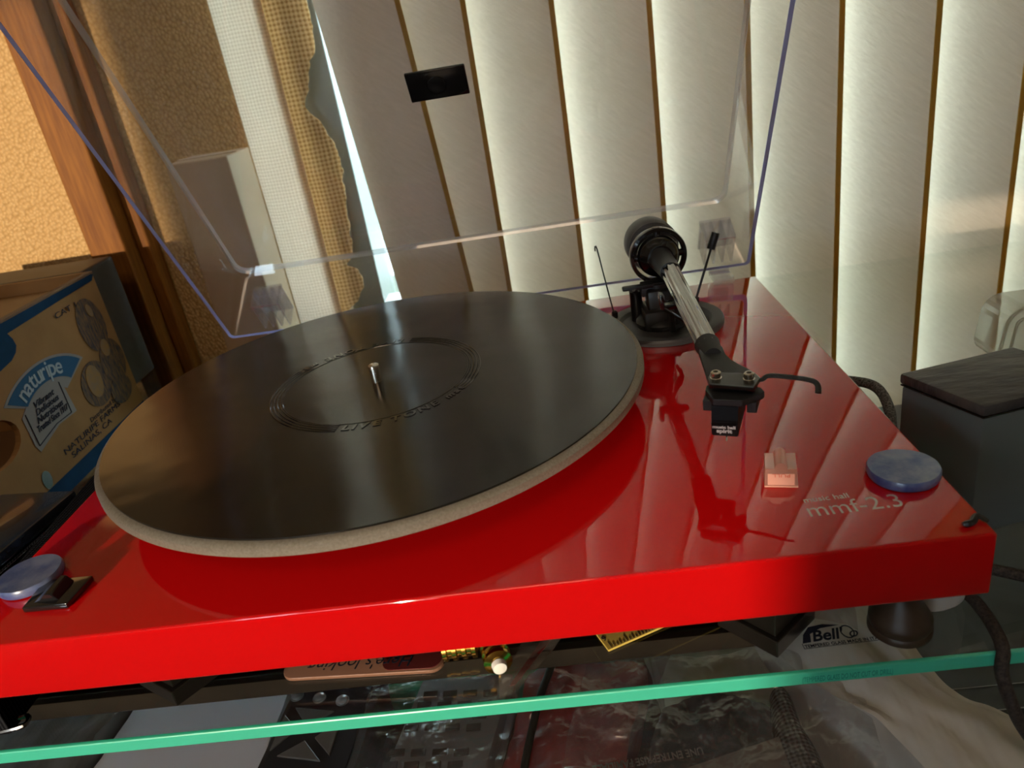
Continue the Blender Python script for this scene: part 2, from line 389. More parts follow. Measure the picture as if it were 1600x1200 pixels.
# ================================================================= ROOM
GZ = -.060                      # top of the glass shelf
WY = .56                        # room face of the back wall
XL, XR, YF, ZF, ZC = -1.2, 1.7, -2.05, -.75, 1.5
def walls():
    wx0, wx1, wz0, wz1 = -.020, .905, -.360, 1.35
    b = B()
    box(b, XL - .1, wx0, WY, WY + .10, ZF, ZC); box(b, wx1, XR + .1, WY, WY + .10, ZF, ZC)
    box(b, wx0, wx1, WY, WY + .10, ZF, wz0 - .012); box(b, wx0, wx1, WY, WY + .10, wz1, ZC)
    struct(obj('wall_back', b, M['wallpaper'], org=(0, WY, 0)))
    b = B(); box(b, XL - .1, XL, YF, WY, ZF, ZC); struct(obj('wall_left', b, M['roomwall'], org=(XL, 0, 0)))
    b = B(); box(b, XR, XR + .1, YF, WY, ZF, ZC); struct(obj('wall_right', b, M['roomwall'], org=(XR, 0, 0)))
    b = B(); fy0, fy1 = YF - .08, YF
    box(b, XL - .1, -1.19, fy0, fy1, ZF, ZC); box(b, .95, XR + .1, fy0, fy1, ZF, ZC); box(b, -1.19, .95, fy0, fy1, .625, ZC)
    box(b, -.87, -.10, fy0, fy1, .288, .72); box(b, -.10, .95, fy0, fy1, .298, .72); box(b, -.235, -.10, fy0, fy1, ZF, .288); box(b, -.10, .95, fy0, fy1, ZF, .280); box(b, -.87, -.235, fy0, fy1, ZF, .17); box(b, -1.19, -.87, fy0, fy1, ZF, .22)
    struct(obj('wall_front_mask', b, M['roomwall'], org=(0, YF, 0)))  # unseen wall, its openings shaped to let sun in only where wanted
    b = B(); box(b, -.87, -.225, fy1, fy1 + .012, .14, .17, .002); struct(obj('trim_1', b, M['white'], org=(-.55, YF, .04)))
    b = B(); box(b, XL - .1, XR + .1, YF - .08, WY + .1, ZF - .05, ZF); struct(obj('floor', b, M['floor'], org=(0, 0, ZF)))
    b = B(); box(b, XL - .1, XR + .1, YF - .08, WY + .1, ZC, ZC + .05); struct(obj('ceiling', b, M['ceiling'], org=(0, 0, ZC)))
    # window with frame, sill and panes
    w = bpy.data.objects.new('window_1', None); COL.objects.link(w); w.location = (wx0, WY + .05, wz0); struct(w)
    b = B(); box(b, wx0, wx0 + .016, WY + .035, WY + .075, wz0, wz1, .001); box(b, wx1 - .03, wx1, WY + .035, WY + .075, wz0, wz1, .001)
    box(b, wx0, wx1, WY + .035, WY + .075, wz1 - .03, wz1, .001); box(b, wx0, wx1, WY + .035, WY + .075, wz0, wz0 + .030, .001)
    obj('window_frame', b, M['white'], w)
    b = B(); box(b, .452, .477, WY + .040, WY + .07, wz0 + .03, wz1 - .03, .001); obj('mullion', b, M['white'], w)
    b = B(); box(b, wx0 - .004, wx1 + .02, WY - .004, WY + .10, wz0 - .012, wz0, .001); obj('window_sill', b, M['sill'], w)
    b = B(); box(b, .041, .0770, WY + .002, WY + .07, wz0, wz1 - .03, .001); o = obj('mullion', b, M['graywall'], w); o['label'] = 'dark grey-green window post'
    for a, c in ((wx0 + .016, .041), (.077, .452), (.477, wx1 - .03)):
        b = B(); box(b, a, c, WY + .053, WY + .056, wz0 + .03, wz1 - .03); obj('pane', b, M['windowglass'], w)
    # wooden post in the corner of the wallpaper
    b = B(); box(b, -.198, -.160, WY - .045, WY - .001, ZF, ZC, .002); box(b, -.160, -.146, WY - .022, WY - .001, ZF, ZC, .002)
    struct(obj('trim_2', b, M['wood'], org=(-.18, WY, 0)))
    # outside
    b = B(); box(b, -.3, .30, WY + .105, WY + .40, -.075, -.050, .003); struct(obj('ledge_outside', b, M['white'], org=(0, WY + .2, -.06)))
    b = B(); box(b, wx0, .26, WY + .005, WY + .034, -.075, -.052, .001); obj('window_sill', b, M['sill'], w)
    b = B(); box(b, -6, 8, WY + .4, 14, -1.0, -.95); struct(obj('ground_outside', b, M['grass'], org=(0, 5, -1)))
walls()
def tree(name, c, r, label, seed):
    random.seed(seed); t = thing(name, label, 'bush', (c[0], c[1], -.95))
    b = B(); tube(b, [(c[0], c[1], -.95), (c[0] + .02, c[1], c[2])], [.04, .02], 8); obj('stem', b, M['bark'], t)
    b = B()
    for k in range(1400):
        d = Vector((random.gauss(0, 1), random.gauss(0, 1), random.gauss(0, 1))).normalized() * r * random.random() ** .4
        p = Vector(c) + Vector((d.x, d.y, d.z * 1.3)); s = .035 + .03 * random.random()
        a = Vector((random.gauss(0, 1), random.gauss(0, 1), random.gauss(0, 1))).normalized(); q = a.orthogonal().normalized()
        vs = [b.verts.new(p + a * s), b.verts.new(p + q * s * .45), b.verts.new(p - a * s), b.verts.new(p - q * s * .45)]; b.faces.new(vs)
    f = obj('foliage', b, M['leaf'], t); f['kind'] = 'stuff'
tree('garden_bush', (-.16, 3.2, -.50), .50, 'green garden bush outside the window, seen through the gap beside the blinds', 3)

# ---------------------------------------------------------------- vertical blind vanes
EDG = [.1655, .2225, .298, .381, .464, .5445, .6265, .705, .785, .865, .945, 1.03]
def make_vane(w=.115, h0=-.340, h1=1.30, tilt=.039, lean=0.):
    t = thing('blind_vane', '', 'blind vane', (0, 0, h0), 'vertical blind vanes across the window')
    b = B(); n = 20; cols = []
    for i in range(n + 1):
        s = i / n; x = -w * (1 - s); y = tilt * (1 - s) ** 1.1 - .010 * math.sin(math.pi * s)
        cols.append([b.verts.new((x + lean * (z - .25), y, z)) for z in (h0, .1, .3, h1)])
    for a, c in zip(cols, cols[1:]):
        for k in range(3): b.faces.new((a[k], c[k], c[k + 1], a[k + 1]))
    o = obj('vane_sheet', b, M['vane'], t, True)
    b = B(); box(b, -.0042, .0004, -.0022, -.0008, h0, h1, T=None)
    for v in b.verts: v.co.x += lean * (v.co.z - .25)
    e = obj('vane_hem', b, M['hem'], t)
    return t, w
LAB = ['leftmost blind vane, narrow and leaning, beside the open window gap', 'second blind vane from the left, passing behind the black badge on the lid', 'third blind vane from the left, right of the black badge on the lid',
       'fourth blind vane from the left, behind the rear edge of the platter mat', 'fifth blind vane from the left, directly behind the tonearm bearing', 'sixth blind vane, seen through the right-hand side panel of the dust cover',
       'first blind vane standing clear to the right of the dust cover', 'blind vane rising behind the left part of the square black box', 'blind vane rising behind the black box and the clear plastic case',
       'rightmost blind vane, cut by the right edge of the photo']
def vanes():
    first = None
    for i, x in enumerate(EDG[:10]):
        if i == 0:
            t, _ = make_vane(w=.079, tilt=.020, lean=-.066)
        elif first is None:
            first, _ = make_vane(); t = first
        else:
            t = first.copy(); COL.objects.link(t)
            for ch in first.children:
                c = ch.copy(); COL.objects.link(c); c.parent = t
        t.location = (x, .50, t.location.z); t['label'] = LAB[i]
vanes()

# ---------------------------------------------------------------- woven cloth beside the window
RAG = [(.0750, .2497), (.0746, .2282), (.0711, .2038), (.0636, .1993), (.0568, .1746), (.0475, .1595), (.0601, .1444), (.0633, .1367), (.0701, .1154), (.0698, .0934), (.0648, .0552), (.0622, .0287),
       (.0592, .0084), (.0493, -.0006), (.0592, -.0056), (.0640, -.0149), (.0623, -.0276), (.0520, -.0406), (.0404, -.0499), (.045, -.08), (.05, -.12)]
def ragx(z):
    if z >= RAG[0][1]: return RAG[0][0] + .004 * math.sin(z * 60) + .003 * math.sin(z * 171)
    for (xa, za), (xb, zb) in zip(RAG, RAG[1:]):
        if zb <= z <= za: return xb + (xa - xb) * (z - zb) / (za - zb)
    return RAG[-1][0]
def cloth():
    t = thing('woven_curtain', 'tan woven cloth with a ragged right edge hanging beside the window gap', 'curtain', (.03, .545, -.12))
    b = B(); n = 420; prev = None
    for k in range(n + 1):
        z = -.12 + 1.45 * (k / n) ** 1.6; xr = ragx(z) + .0012 * noise.noise(Vector((0, 0, z * 500))) + .0030 * noise.noise(Vector((3, 0, z * 110)))
        row = [b.verts.new((.026 + (xr - .026) * s, .546 - .004 * math.sin(s * 3) + .0015 * noise.noise(Vector((s * 3, 0, z * 20))), z)) for s in (0, .25, .5, .75, .92, 1)]
        if prev:
            for i in range(5): b.faces.new((prev[i], prev[i + 1], row[i + 1], row[i]))
        prev = row
    r = bmesh.ops.extrude_face_region(b, geom=list(b.faces))
    for v in r['geom']:
        if isinstance(v, bmesh.types.BMVert): v.co.y += .0015
    obj('ragged_panel', b, M['burlap'], t, True)
    b = B(); prev = None
    for k in range(61):
        z = -.12 + 1.45 * k / 60
        row = [b.verts.new((-.0145 + .048 * s, .542 - .008 * math.sin(s * math.pi) - .001 * math.sin(s * 9 + z * 8), z)) for s in [i / 8 for i in range(9)]]
        if prev:
            for i in range(8): b.faces.new((prev[i], prev[i + 1], row[i + 1], row[i]))
        prev = row
    r = bmesh.ops.extrude_face_region(b, geom=list(b.faces))
    for v in r['geom']:
        if isinstance(v, bmesh.types.BMVert): v.co.y += .0015
    o = obj('pale_panel', b, M['lace'], t, True); o['label'] = 'white open weave strip'
cloth()

# ================================================================= GLASS SHELF AND STAND
def shelf():
    t = thing('glass_shelf', 'clear glass shelf with an aqua front edge carrying the red turntable', 'shelf', (.2, .2, GZ - .0067))
    b = B(); box(b, -.75, 1.0, .0025, .49, GZ - .0067, GZ, .0004)
    obj('glass_pane', b, M['glass'], t)
    b = B(); box(b, -.75, 1.0, .0005, .0025, GZ - .0067, GZ, .0006); obj('polished_edge', b, M['glassedge'], t)
    # printed mark
    b = B(); T = basis((.3528, .0128, GZ + .0001), (.0344, .0009, 0), (-.001, .0042, 0))
    text(b, 'TEMPERED GLASS MADE IN ITALY', .0024, T @ Matrix.Translation((.0006, .0006, 0)), fit=.0330, bold=.00004, extr=.00004)
    for a in ((0, 0, .0344, .00022), (0, 0, .00022, .0030), (.0342, 0, .0344, .0030)):
        box(b, a[0], a[2], a[1], a[3], 0, .0001, T=T)
    sw = [(.0004, .0032), (.0040, .0034), (.0052, .0080), (.0105, .0106), (.0185, .0112), (.0120, .0128), (.0058, .0120), (.0022, .0080)]
    prism(b, sw, 0, .0001, T=T)
    text(b, "o", .0078, T @ Matrix.Translation((.0200, .0036, 0)), bold=-.00002, extr=.00004, shear=.3)
    tube(b, [T @ Vector((.0205 + .0026 * math.cos(a), .0068 + .0036 * math.sin(a), .0001)) for a in [k * math.pi / 10 for k in range(20)]], .00028, 5, closed=True)
    obj('printed_mark', b, M['darkink'], t)
    b = B(); text(b, "Bell'", .0085, T @ Matrix.Translation((.0050, .0036, .00015)), bold=.00022, extr=.00005, shear=.35, fit=.0145); obj('script_mark', b, M['darkink'], t)
    b = B(); T = basis((.3480, .0004, GZ - .0052), (1, 0, 0), (0, 0, 1)); text(b, '(TEMPERED GLASS DO NOT CUT OR DRILL)', .0040, T, fit=.036, extr=.00005); obj('etched_text', b, M['glassetch'], t)
n_ = NT('etched_ink'); M['glassetch'] = n_.done(n_.add('BsdfDiffuse', Color=(.03, .36, .28)).outputs[0])
shelf()
def stand():
    t = thing('media_stand', 'black metal stand frame under the aqua-edged glass shelf', 'stand', (.2, .3, ZF))
    b = B(); box(b, -.70, .350, .0385, .092, GZ - .022, GZ - .0069, .001); obj('crossbar', b, M['steelbar'], t)
    b = B(); box(b, -.75, 1.0, -.02, .46, -.212, -.204, .0008); obj('lower_shelf', b, M['black'], t)
    for x in (-.70, .90):
        for y in (.04, .40):
            b = B(); box(b, x, x + .05, y, y + .05, ZF, GZ - .0069, .003); obj('leg', b, M['steelbar'], t)
stand()

# ================================================================= TURNTABLE
PW, PD, PT = .4181, .3236, .0285
CX, CY = .1612, .1582
def turntable():
    t = thing('turntable', 'glossy red belt-drive turntable with a grey platter and black tonearm', 'turntable', (PW / 2, PD / 2, GZ))
    b = B(); box(b, 0, PW, 0, PD, -PT, 0, .0013, seg=3); p = obj('plinth', b, M['red'], t, True)
    # lettering on the plinth
    b = B(); text(b, 'mmf-2.3', .0125, Matrix.Translation((.3582, .0228, .00005)), fit=.0365, extr=.00004, bold=-.00006)
    text(b, 'music hall', .0048, Matrix.Translation((.3590, .0326, .00005)), fit=.0180, extr=.00004)
    o = obj('model_lettering', b, M['silverink'], t); o['label'] = 'silver lettering'
    # feet
    for x, y in ((.394, .0185), (.030, .095), (.21, .30)):
        b = B(); h = GZ + .0001
        lathe(b, [(0, h), (.0112, h), (.0126, h + .0015), (.0126, h + .0035), (.0120, h + .0045), (.0124, h + .0055), (.0122, h + .0085), (.0100, h + .0125), (.0070, h + .0170), (.0052, h + .0220), (.0048, -PT), (0, -PT)], (x, y, 0), 40)
        obj('cone_foot', b, M['cone'], t, True)
    # platter + subplatter
    b = B(); lathe(b, [(0, .0205), (.1492, .0205), (.1500, .0212), (.1500, .0250), (.1494, .0258), (.1472, .0266), (0, .0266)], (CX, CY, 0), 160)
    pl = obj('platter', b, M['platter'], t, True)
    b = B(); lathe(b, [(.066, 0.0002), (.070, .004), (.070, .018), (.060, .0204), (0, .0204)], (CX, CY, 0), 64); obj('sub_platter', b, M['black'], t, True)
    b = B(); lathe(b, [(0, .022), (.0034, .022), (.0034, .0362), (.0030, .0374), (.0020, .0380), (0, .0383)], (CX + .0008, CY - .0020, 0), 24)
    o = obj('spindle', b, M['steel'], t, True); o['label'] = 'bright steel spindle'
    # mat
    b = B(); R = .1467; nr, na = 40, 144; rings = []
    def mz(r, a):
        k = min(1, r / .14); return .0277 + .00030 * k * math.sin(2 * a + .6) + .00014 * math.sin(3 * a + 12 * r / R) * k
    for i in range(nr + 1):
        r = R * i / nr
        rings.append([b.verts.new((CX, CY, mz(0, 0)))] if i == 0 else [b.verts.new((CX + r * math.cos(2 * math.pi * k / na), CY + r * math.sin(2 * math.pi * k / na), mz(r, 2 * math.pi * k / na))) for k in range(na)])
    for i in range(nr):
        for k in range(na):
            k2 = (k + 1) % na
            if i == 0: b.faces.new((rings[0][0], rings[1][k], rings[1][k2]))
            else: b.faces.new((rings[i][k], rings[i + 1][k], rings[i + 1][k2], rings[i][k2]))
    r_ = bmesh.ops.extrude_face_region(b, geom=list(b.faces))
    for v in r_['geom']:
        if isinstance(v, bmesh.types.BMVert): v.co.z -= .0009
    for f in b.faces: f.normal_update()
    for v in b.verts: v.co -= Vector((CX, CY, 0))
    me = bpy.data.meshes.new('platter_mat'); bmesh.ops.recalc_face_normals(b, faces=b.faces); b.to_mesh(me); b.free(); me.materials.append(M['mat'])
    for q in me.polygons: q.use_smooth = True
    try: me.set_sharp_from_angle(angle=math.radians(40))
    except Exception: pass
    m = link('platter_mat', me, t); m.location = Vector((CX, CY, 0)) - Vector(t.location)
    # engraved rings and lettering (raised a hair as the moulded mat shows)
    for r in (.0540, .0560, .0580, .0600):
        b = B()
        for a0, a1 in ((-28, 78), (145, 260)):
            tube(b, [(q[0], q[1], mz(r, math.radians(a0 + (a1 - a0) * k / 60))) for k, q in enumerate(ring_pts((CX, CY), r, a0, a1, 60, 0))], .00046, 6)
        obj('ring_groove', b, M['blackgloss'], m)
    b = B()
    tube(b, [(CX + .0530 * math.cos(a), CY + .0530 * math.sin(a), mz(.053, a)) for a in [2 * math.pi * k / 120 for k in range(120)]], .00034, 6, closed=True)
    obj('ring_groove', b, M['blackgloss'], m)
    b = B()
    def arc(s, r, ang0, size):
        a = ang0
        for ch in s:
            if ch == ' ': a += 3.6; continue
            k = size if ch.isupper() else size * .82
            tb = text_bm(ch, k, extr=.00034, bold=.00022, shear=.15)
            wd = width(tb); x0 = min(v.co.x for v in tb.verts)
            for v in tb.verts: v.co.x = (v.co.x - x0 - wd / 2) * 1.15
            half = math.degrees(wd * 1.15 / 2 / r); a += half
            A = math.radians(a); o = Vector((CX + r * math.cos(A), CY + r * math.sin(A), mz(r, A) + .00005))
            T = basis(o, (-math.sin(A), math.cos(A), 0), (-math.cos(A), -math.sin(A), 0))
            merge(b, tb, T); a += half + 1.25
    arc('LIVE TONE mat', .0597, -97, .0074)
    obj('moulded_lettering', b, M['blackgloss'], m); b = B()
    arc('LIVE TONE mat', .0597, 83, .0074)
    obj('moulded_lettering', b, M['blackgloss'], m)
    # --- tonearm base
    bx, by = .3378, .2500
    b = B(); lathe(b, [(0, .0002), (.0385, .0002), (.0388, .0028), (.0380, .0042), (.0345, .0046), (.0310, .0040), (.0290, .0018), (0, .0016)], (bx, by, 0), 96)
    base = obj('tonearm_base', b, M['gunmetal'], t, True)
    b = B(); box(b, bx - .0145, bx + .0105, by - .014, by + .013, .0016, .0150, .0015, T=None)
    lathe(b, [(.0165, .0016), (.0170, .005), (.0150, .0075), (.012, .009)], (bx - .002, by, 0), 40)
    lathe(b, [(.0080, .014), (.0080, .0270), (.0088, .0275), (.0088, .0300), (0, .0300)], (bx - .002, by + .004, 0), 32)
    lathe(b, [(.0042, .0016), (.0042, .0230), (0, .0232)], (bx - .0165, by + .012, 0), 20)
    box(b, bx - .014, bx + .006, by - .002, by + .006, .022, .031, .001)
    box(b, bx - .011, bx + .008, by - .009, by + .010, .0016, .0275, .002)
    obj('pillar', b, M['black'], base, True)
    # bearing: ring facing the headshell, inner housing, counterweight behind
    gc = Vector((.3385, .2640, .0445)); ax = Vector((0.03, -1, .05)).normalized(); A = aim(ax)
    b = B(); lathe(b, [(.0165, -.0035), (.0186, -.0035), (.0190, -.002), (.0190, .002), (.0186, .0035), (.0165, .0035), (.0160, .002), (.0160, -.002), (.0165, -.0035)], gc, 72, T=A)
    ring = obj('bearing_ring', b, M['blackgloss'], t, True)
    b = B(); lathe(b, [(0, -.008), (.0120, -.008), (.0140, -.004), (.0142, .002), (.0128, .0065), (.0085, .010), (0, .010)], gc, 48, T=A)
    for s in (-1, 1):
        tube(b, [gc + Vector((s * .0115, 0, 0)), gc + Vector((s * .0168, 0, 0))], .0024, 12); tube(b, [gc + Vector((0, 0, s * .0115)), gc + Vector((0, 0, s * .0192))], .0026, 12)
    obj('bearing_housing', b, M['blackgloss'], ring, True)
    b = B(); tube(b, [gc + Vector((0, 0, -.019)), gc + Vector((-.001, 0, -.030))], .0055, 16); obj('bearing_post', b, M['black'], ring, True)
    b = B(); wc = gc + Vector((-.001, .022, .002)); lathe(b, [(0, -.014), (.0150, -.014), (.0172, -.0125), (.0176, -.010), (.0176, .006), (.0168, .0075), (.0168, .010), (.0150, .012), (0, .012)], wc, 56, T=A)
    tube(b, [gc, wc], .0045, 12)
    obj('counterweight', b, M['gunmetal'], t, True)
    # tube
    a0 = Vector((.3386, .256, .0445)); a1 = Vector((.3402, .229, .0443)); a2 = Vector((.3370, .1020, .0440))
    b = B(); tube(b, [a0, a0.lerp(a1, .35), a1, a1 + (a2 - a1) * .035], [.0080, .0074, .0067, .0064], 32); obj('tube_collar', b, M['black'], t, True)
    b = B(); n = 48; d = (a2 - a1); sx = d.normalized().cross(Vector((0, 0, 1))).normalized(); up = sx.cross(d.normalized())
    rows = []
    for i in range(25):
        s = i / 24; c = a1 + d * s; r = .0058 - .0005 * s
        rows.append([b.verts.new(c + (sx * math.cos(q) + up * math.sin(q)) * (r + .00020 * math.cos(q * 10))) for q in [2 * math.pi * k / 192 for k in range(192)]])  # added flutes imitate the striped reflection of the blinds in the shape
    for p0, p1 in zip(rows, rows[1:]):
        for k in range(192): b.faces.new((p0[k], p0[(k + 1) % 192], p1[(k + 1) % 192], p1[k]))
    o = obj('arm_tube', b, M['chrome'], t, True); o['label'] = 'chrome arm tube, reflected stripes shaped as flutes'
    # headshell, yawed to the offset angle
    O = Vector((.3395, .0680, 0)); H = basis(O, (.925, -.38, 0), (.38, .925, 0))       # local y points back to the pivot
    hp = [(-.0192, .0300), (-.0185, .0230), (-.0130, .0062), (-.0085, -.0080), (.0115, -.0085), (.0112, -.0030), (.0095, .0020), (.0060, .0060), (.0015, .0105), (-.0025, .0150), (-.0060, .0210), (-.0090, .0300)]
    b = B(); prism(b, hp, .0430, .0456, .0005, T=H)
    tube(b, [a2 - d.normalized() * .004, a2 + d.normalized() * .010], [.0060, .0042], 24)
    hs = obj('headshell', b, M['blackmatte'], t, True)
    b = B(); prism(b, [(-.0082, -.0040), (-.0045, -.0030), (.0105, -.0035), (.0128, -.0075), (.0112, -.0165), (-.0068, -.0150), (-.0085, -.0085)], .0458, .0479, .0004, T=H); obj('clamp_plate', b, M['darkmetal'], hs)
    for q in ((-.0052, -.0085), (.0083, -.0085)):
        b = B(); lathe(b, [(.0011, .0485), (.0011, .0506), (.0017, .0506), (.0021, .0502), (.0021, .0480), (.0024, .0479)], H @ Vector((*q, 0)), 28); obj('screw', b, M['steel'], hs, True)
    b = B(); lp = spline([H @ Vector(q) for q in ((.0095, -.0065, .0462), (.0130, -.0055, .0460), (.0160, -.0040, .0472), (.0260, -.0055, .0474), (.0330, -.0072, .0470), (.0350, -.0088, .0455), (.0352, -.0110, .0435))], 5)
    tube(b, lp, .0013, 10, flat=.55); obj('finger_lift', b, M['blackmatte'], hs, True)
    b = B(); prism(b, [(-.0098, -.0060), (.0125, -.0060), (.0145, -.0095), (.0140, -.0115), (.0068, -.0190), (-.0050, -.0190), (-.0095, -.0105)], .0398, .0428, .0004, T=H)
    box(b, -.0100, -.0060, -.0150, -.002, .0350, .0400, .0004, T=H); box(b, .0080, .0120, -.0150, -.002, .0350, .0400, .0004, T=H)
    cart = obj('cartridge', b, M['blackmatte'], hs)
    b = B(); tb = bmesh.new()
    prof = [(-.0180, .0398), (-.0200, .0330), (-.0208, .0325), (-.0205, .0262), (.002, .0280), (.002, .0398)]
    f0 = [tb.verts.new((-.0058, y, z)) for y, z in prof]; f1 = [tb.verts.new((.0050, y, z)) for y, z in prof]
    tb.faces.new(f0); tb.faces.new(f1[::-1])
    for k in range(6): tb.faces.new((f0[k], f0[(k + 1) % 6], f1[(k + 1) % 6], f1[k]))
    bmesh.ops.recalc_face_normals(tb, faces=tb.faces); bmesh.ops.bevel(tb, geom=list(tb.edges), offset=.0004, segments=2, affect='EDGES'); merge(b, tb, H)
    obj('cartridge_body', b, M['cartbody'], hs, True)
    b = B(); TT = H @ basis((-.0052, -.0211, .0303), (1, 0, 0), (0, -.08, 1)); text(b, 'music hall', .0019, TT, fit=.0094, bold=.00008, extr=.00004)
    TT = H @ basis((-.0036, -.0211, .0283), (1, 0, 0), (0, -.08, 1)); text(b, 'spirit', .0025, TT, fit=.0064, bold=.00010, extr=.00004); o = obj('cartridge_lettering', b, M['whiteink'], hs); o['label'] = 'white lettering'
    b = B(); tube(b, [H @ Vector(q) for q in ((0, -.012, .0275), (0, -.019, .0248), (0, -.0196, .0236))], .0003, 6); obj('stylus', b, M['steel'], hs)
    # arm rest clip under the tube
    b = B(); q = a1 + d * .30 + Vector((-.0035, 0, -.0085))
    box(b, q.x - .007, q.x + .010, q.y - .004, q.y + .004, q.z - .002, q.z + .0015, .0006); box(b, q.x - .0085, q.x - .0060, q.y - .005, q.y + .005, q.z - .001, q.z + .008, .0006)
    tube(b, [(q.x - .002, q.y + .002, q.z), (bx + .002, by - .020, .0040)], .0022, 10); tube(b, [(q.x - .006, q.y - .004, q.z - .001), (q.x + .003, q.y - .022, q.z - .004), (q.x + .006, q.y, q.z - .002)], .0012, 8)
    obj('arm_rest', b, M['blackgloss'], t, True)
    b = B(); tube(b, [(bx - .016, by + .012, .0215), (bx - .0195, by - .006, .0300)], .0015, 8); box(b, bx - .0265, bx - .0060, by - .006, by - .001, .0290, .0318, .0010); obj('lift_finger', b, M['black'], t, True)
    # anti-skate wire and cue lever
    b = B(); tube(b, [(.3062, .2655, .0040), (.3030, .272, .026), (.2998, .2800, .0500), (.2990, .2790, .0530), (.2982, .2765, .0532), (.2980, .2750, .0505)], .00050, 8); lathe(b, [(0, .0002), (.0022, .0002), (.0022, .0048), (.001, .006), (0, .006)], (.3062, .2655, .0035), 16)
    obj('anti_skate_wire', b, M['black'], t, True)
    b = B(); p0, p1 = Vector((.3632, .2750, .0040)), Vector((.3800, .2830, .0455)); tube(b, [p0, p1], .00085, 10); dd = (p1 - p0).normalized()
    tube(b, [p1 - dd * .008, p1 + dd * .0035], .0028, 16); lathe(b, [(0, 0), (.003, 0), (.003, .004), (0, .005)], (p0.x, p0.y, .003), 16); obj('cue_lever', b, M['black'], t, True)
    # power switch on the plinth
    b = B(); ps = [(.0235, .0200), (.0440, .0185), (.0440, .0400), (.0210, .0415)]
    prism(b, [(.0245, .0190), (.0452, .0185), (.0470, .0370), (.0235, .0378)], .0002, .0030, .0006); sw = obj('power_switch', b, M['blackgloss'], t, True)
    b = B(); tb = bmesh.new(); R0 = [(.0285, .0030), (.0315, .0038), (.0350, .0068), (.0375, .0066), (.0400, .0030)]
    f0 = [tb.verts.new((x, .0215, z)) for x, z in R0]; f1 = [tb.verts.new((x, .0345, z)) for x, z in R0]; tb.faces.new(f0); tb.faces.new(f1[::-1])
    for k in range(5): tb.faces.new((f0[k], f0[(k + 1) % 5], f1[(k + 1) % 5], f1[k]))
    bmesh.ops.recalc_face_normals(tb, faces=tb.faces); bmesh.ops.bevel(tb, geom=list(tb.edges), offset=.0003, segments=2, affect='EDGES'); merge(b, tb); obj('rocker', b, M['blackgloss'], sw, True)
    return t
turntable()

# ---------------------------------------------------------------- dust cover (a clear box, hinged open about 59 degrees)
def dust_cover():
    h = Vector((0, .3395, .0045)); d = Vector((0, -.515, .857)); n = Vector((0, .857, .515)); L = .330; Hh = .051
    P = lambda x, a, c: Vector((x, 0, 0)) + h + d * a + n * c
    t = thing('dust_cover', 'clear acrylic dust cover standing open behind the red turntable', 'dust cover', (PW / 2, .3395, .0045))
    def ring(c, dx, a0, a1, r, k=5):
        pts = []
        for cx, ca, s in ((dx + r, a0 + r, 180), (PW - dx - r, a0 + r, 270), (PW - dx - r, a1 - r, 0), (dx + r, a1 - r, 90)):
            for j in range(k + 1):
                q = math.radians(s + 90 * j / k); pts.append((cx + r * math.cos(q), ca + r * math.sin(q), c))
        return pts
    def skin(bm, rings, mi=0):
        vr = [[bm.verts.new(P(*q)) for q in r] for r in rings]; m = len(vr[0])
        for a, b2 in zip(vr, vr[1:]):
            for k in range(m):
                f = bm.faces.new((a[k], a[(k + 1) % m], b2[(k + 1) % m], b2[k])); f.material_index = mi
        return vr
    w = .0028
    outer = [ring(0, 0, 0, L, .004), ring(Hh - .0030, .0092, .0220, L - .009, .010)]
    curve = [ring(Hh - .0030, .0092, .0220, L - .009, .010), ring(Hh - .0009, .0100, .0232, L - .010, .010), ring(Hh, .0122, .0252, L - .012, .009)]
    inner = [ring(0, w, w, L - w, .003), ring(Hh - .008, .0085 + w, .0205 + w, L - .008 - w, .008)]
    curve2 = [ring(Hh - .008, .0085 + w, .0205 + w, L - .008 - w, .008), ring(Hh - w, .0135 + w, .0265 + w, L - .014 - w, .007)]
    b = B(); skin(b, outer); v = skin(b, curve, 1); f = b.faces.new(v[-1]); f.material_index = 0
    skin(b, inner); v = skin(b, curve2, 0); f = b.faces.new(v[-1]); f.material_index = 0
    obj('clear_shell', b, [M['acrylic'], M['acrylicthick']], t)
    b = B(); v = skin(b, [ring(-.0001, 0, 0, L, .004), ring(-.0001, w, w, L - w, .003)]); obj('cut_rim', b, M['rim'], t)
    # hinge pockets moulded into the rear wall
    for x0 in (.0300, .3830):
        b = B(); T = Matrix((Vector((1, 0, 0)), d, n)).transposed().to_4x4(); T.translation = h
        for k in range(4): box(b, x0 + k * .0068, x0 + k * .0068 + .0018, .003, .030, .003, .022, .0004, T=T)
        box(b, x0 - .001, x0 + .0225, .028, .030, .003, .024, .0004, T=T); box(b, x0 - .001, x0 + .0225, .003, .030, .020, .022, .0004, T=T)
        obj('hinge_pocket', b, M['pocket'], t)
        b = B(); box(b, x0 + .003, x0 + .018, PD - .006, PD + .0145, .0002, .0042, .0006); lathe(b, [(0, -.0075), (.0022, -.0075), (.0022, .0075), (0, .0075)], (x0 + .0105, PD + .0120, .0035), 16, T=aim((1, 0, 0)))
        obj('hinge', b, M['pocket'], t, True)
    # small black badge fixed to the cover
    T = Matrix((Vector((1, 0, 0)), d, n)).transposed().to_4x4(); T.translation = h
    b = B(); box(b, .1905, .2298, .1553, .1763, Hh - .0055, Hh - w - .0001, .0008, T=T); bd = obj('badge', b, M['blackgloss'], t, True)
    b = B(); lathe(b, [(.0026, -.0002), (.0058, -.0002), (.0058, .0008), (.0050, .0010), (.0030, .0004), (0, .0004)], T @ Vector((.2095, .1658, Hh - .0055)), 32, T=aim(-n)); obj('badge_disc', b, M['black'], bd, True)
dust_cover()

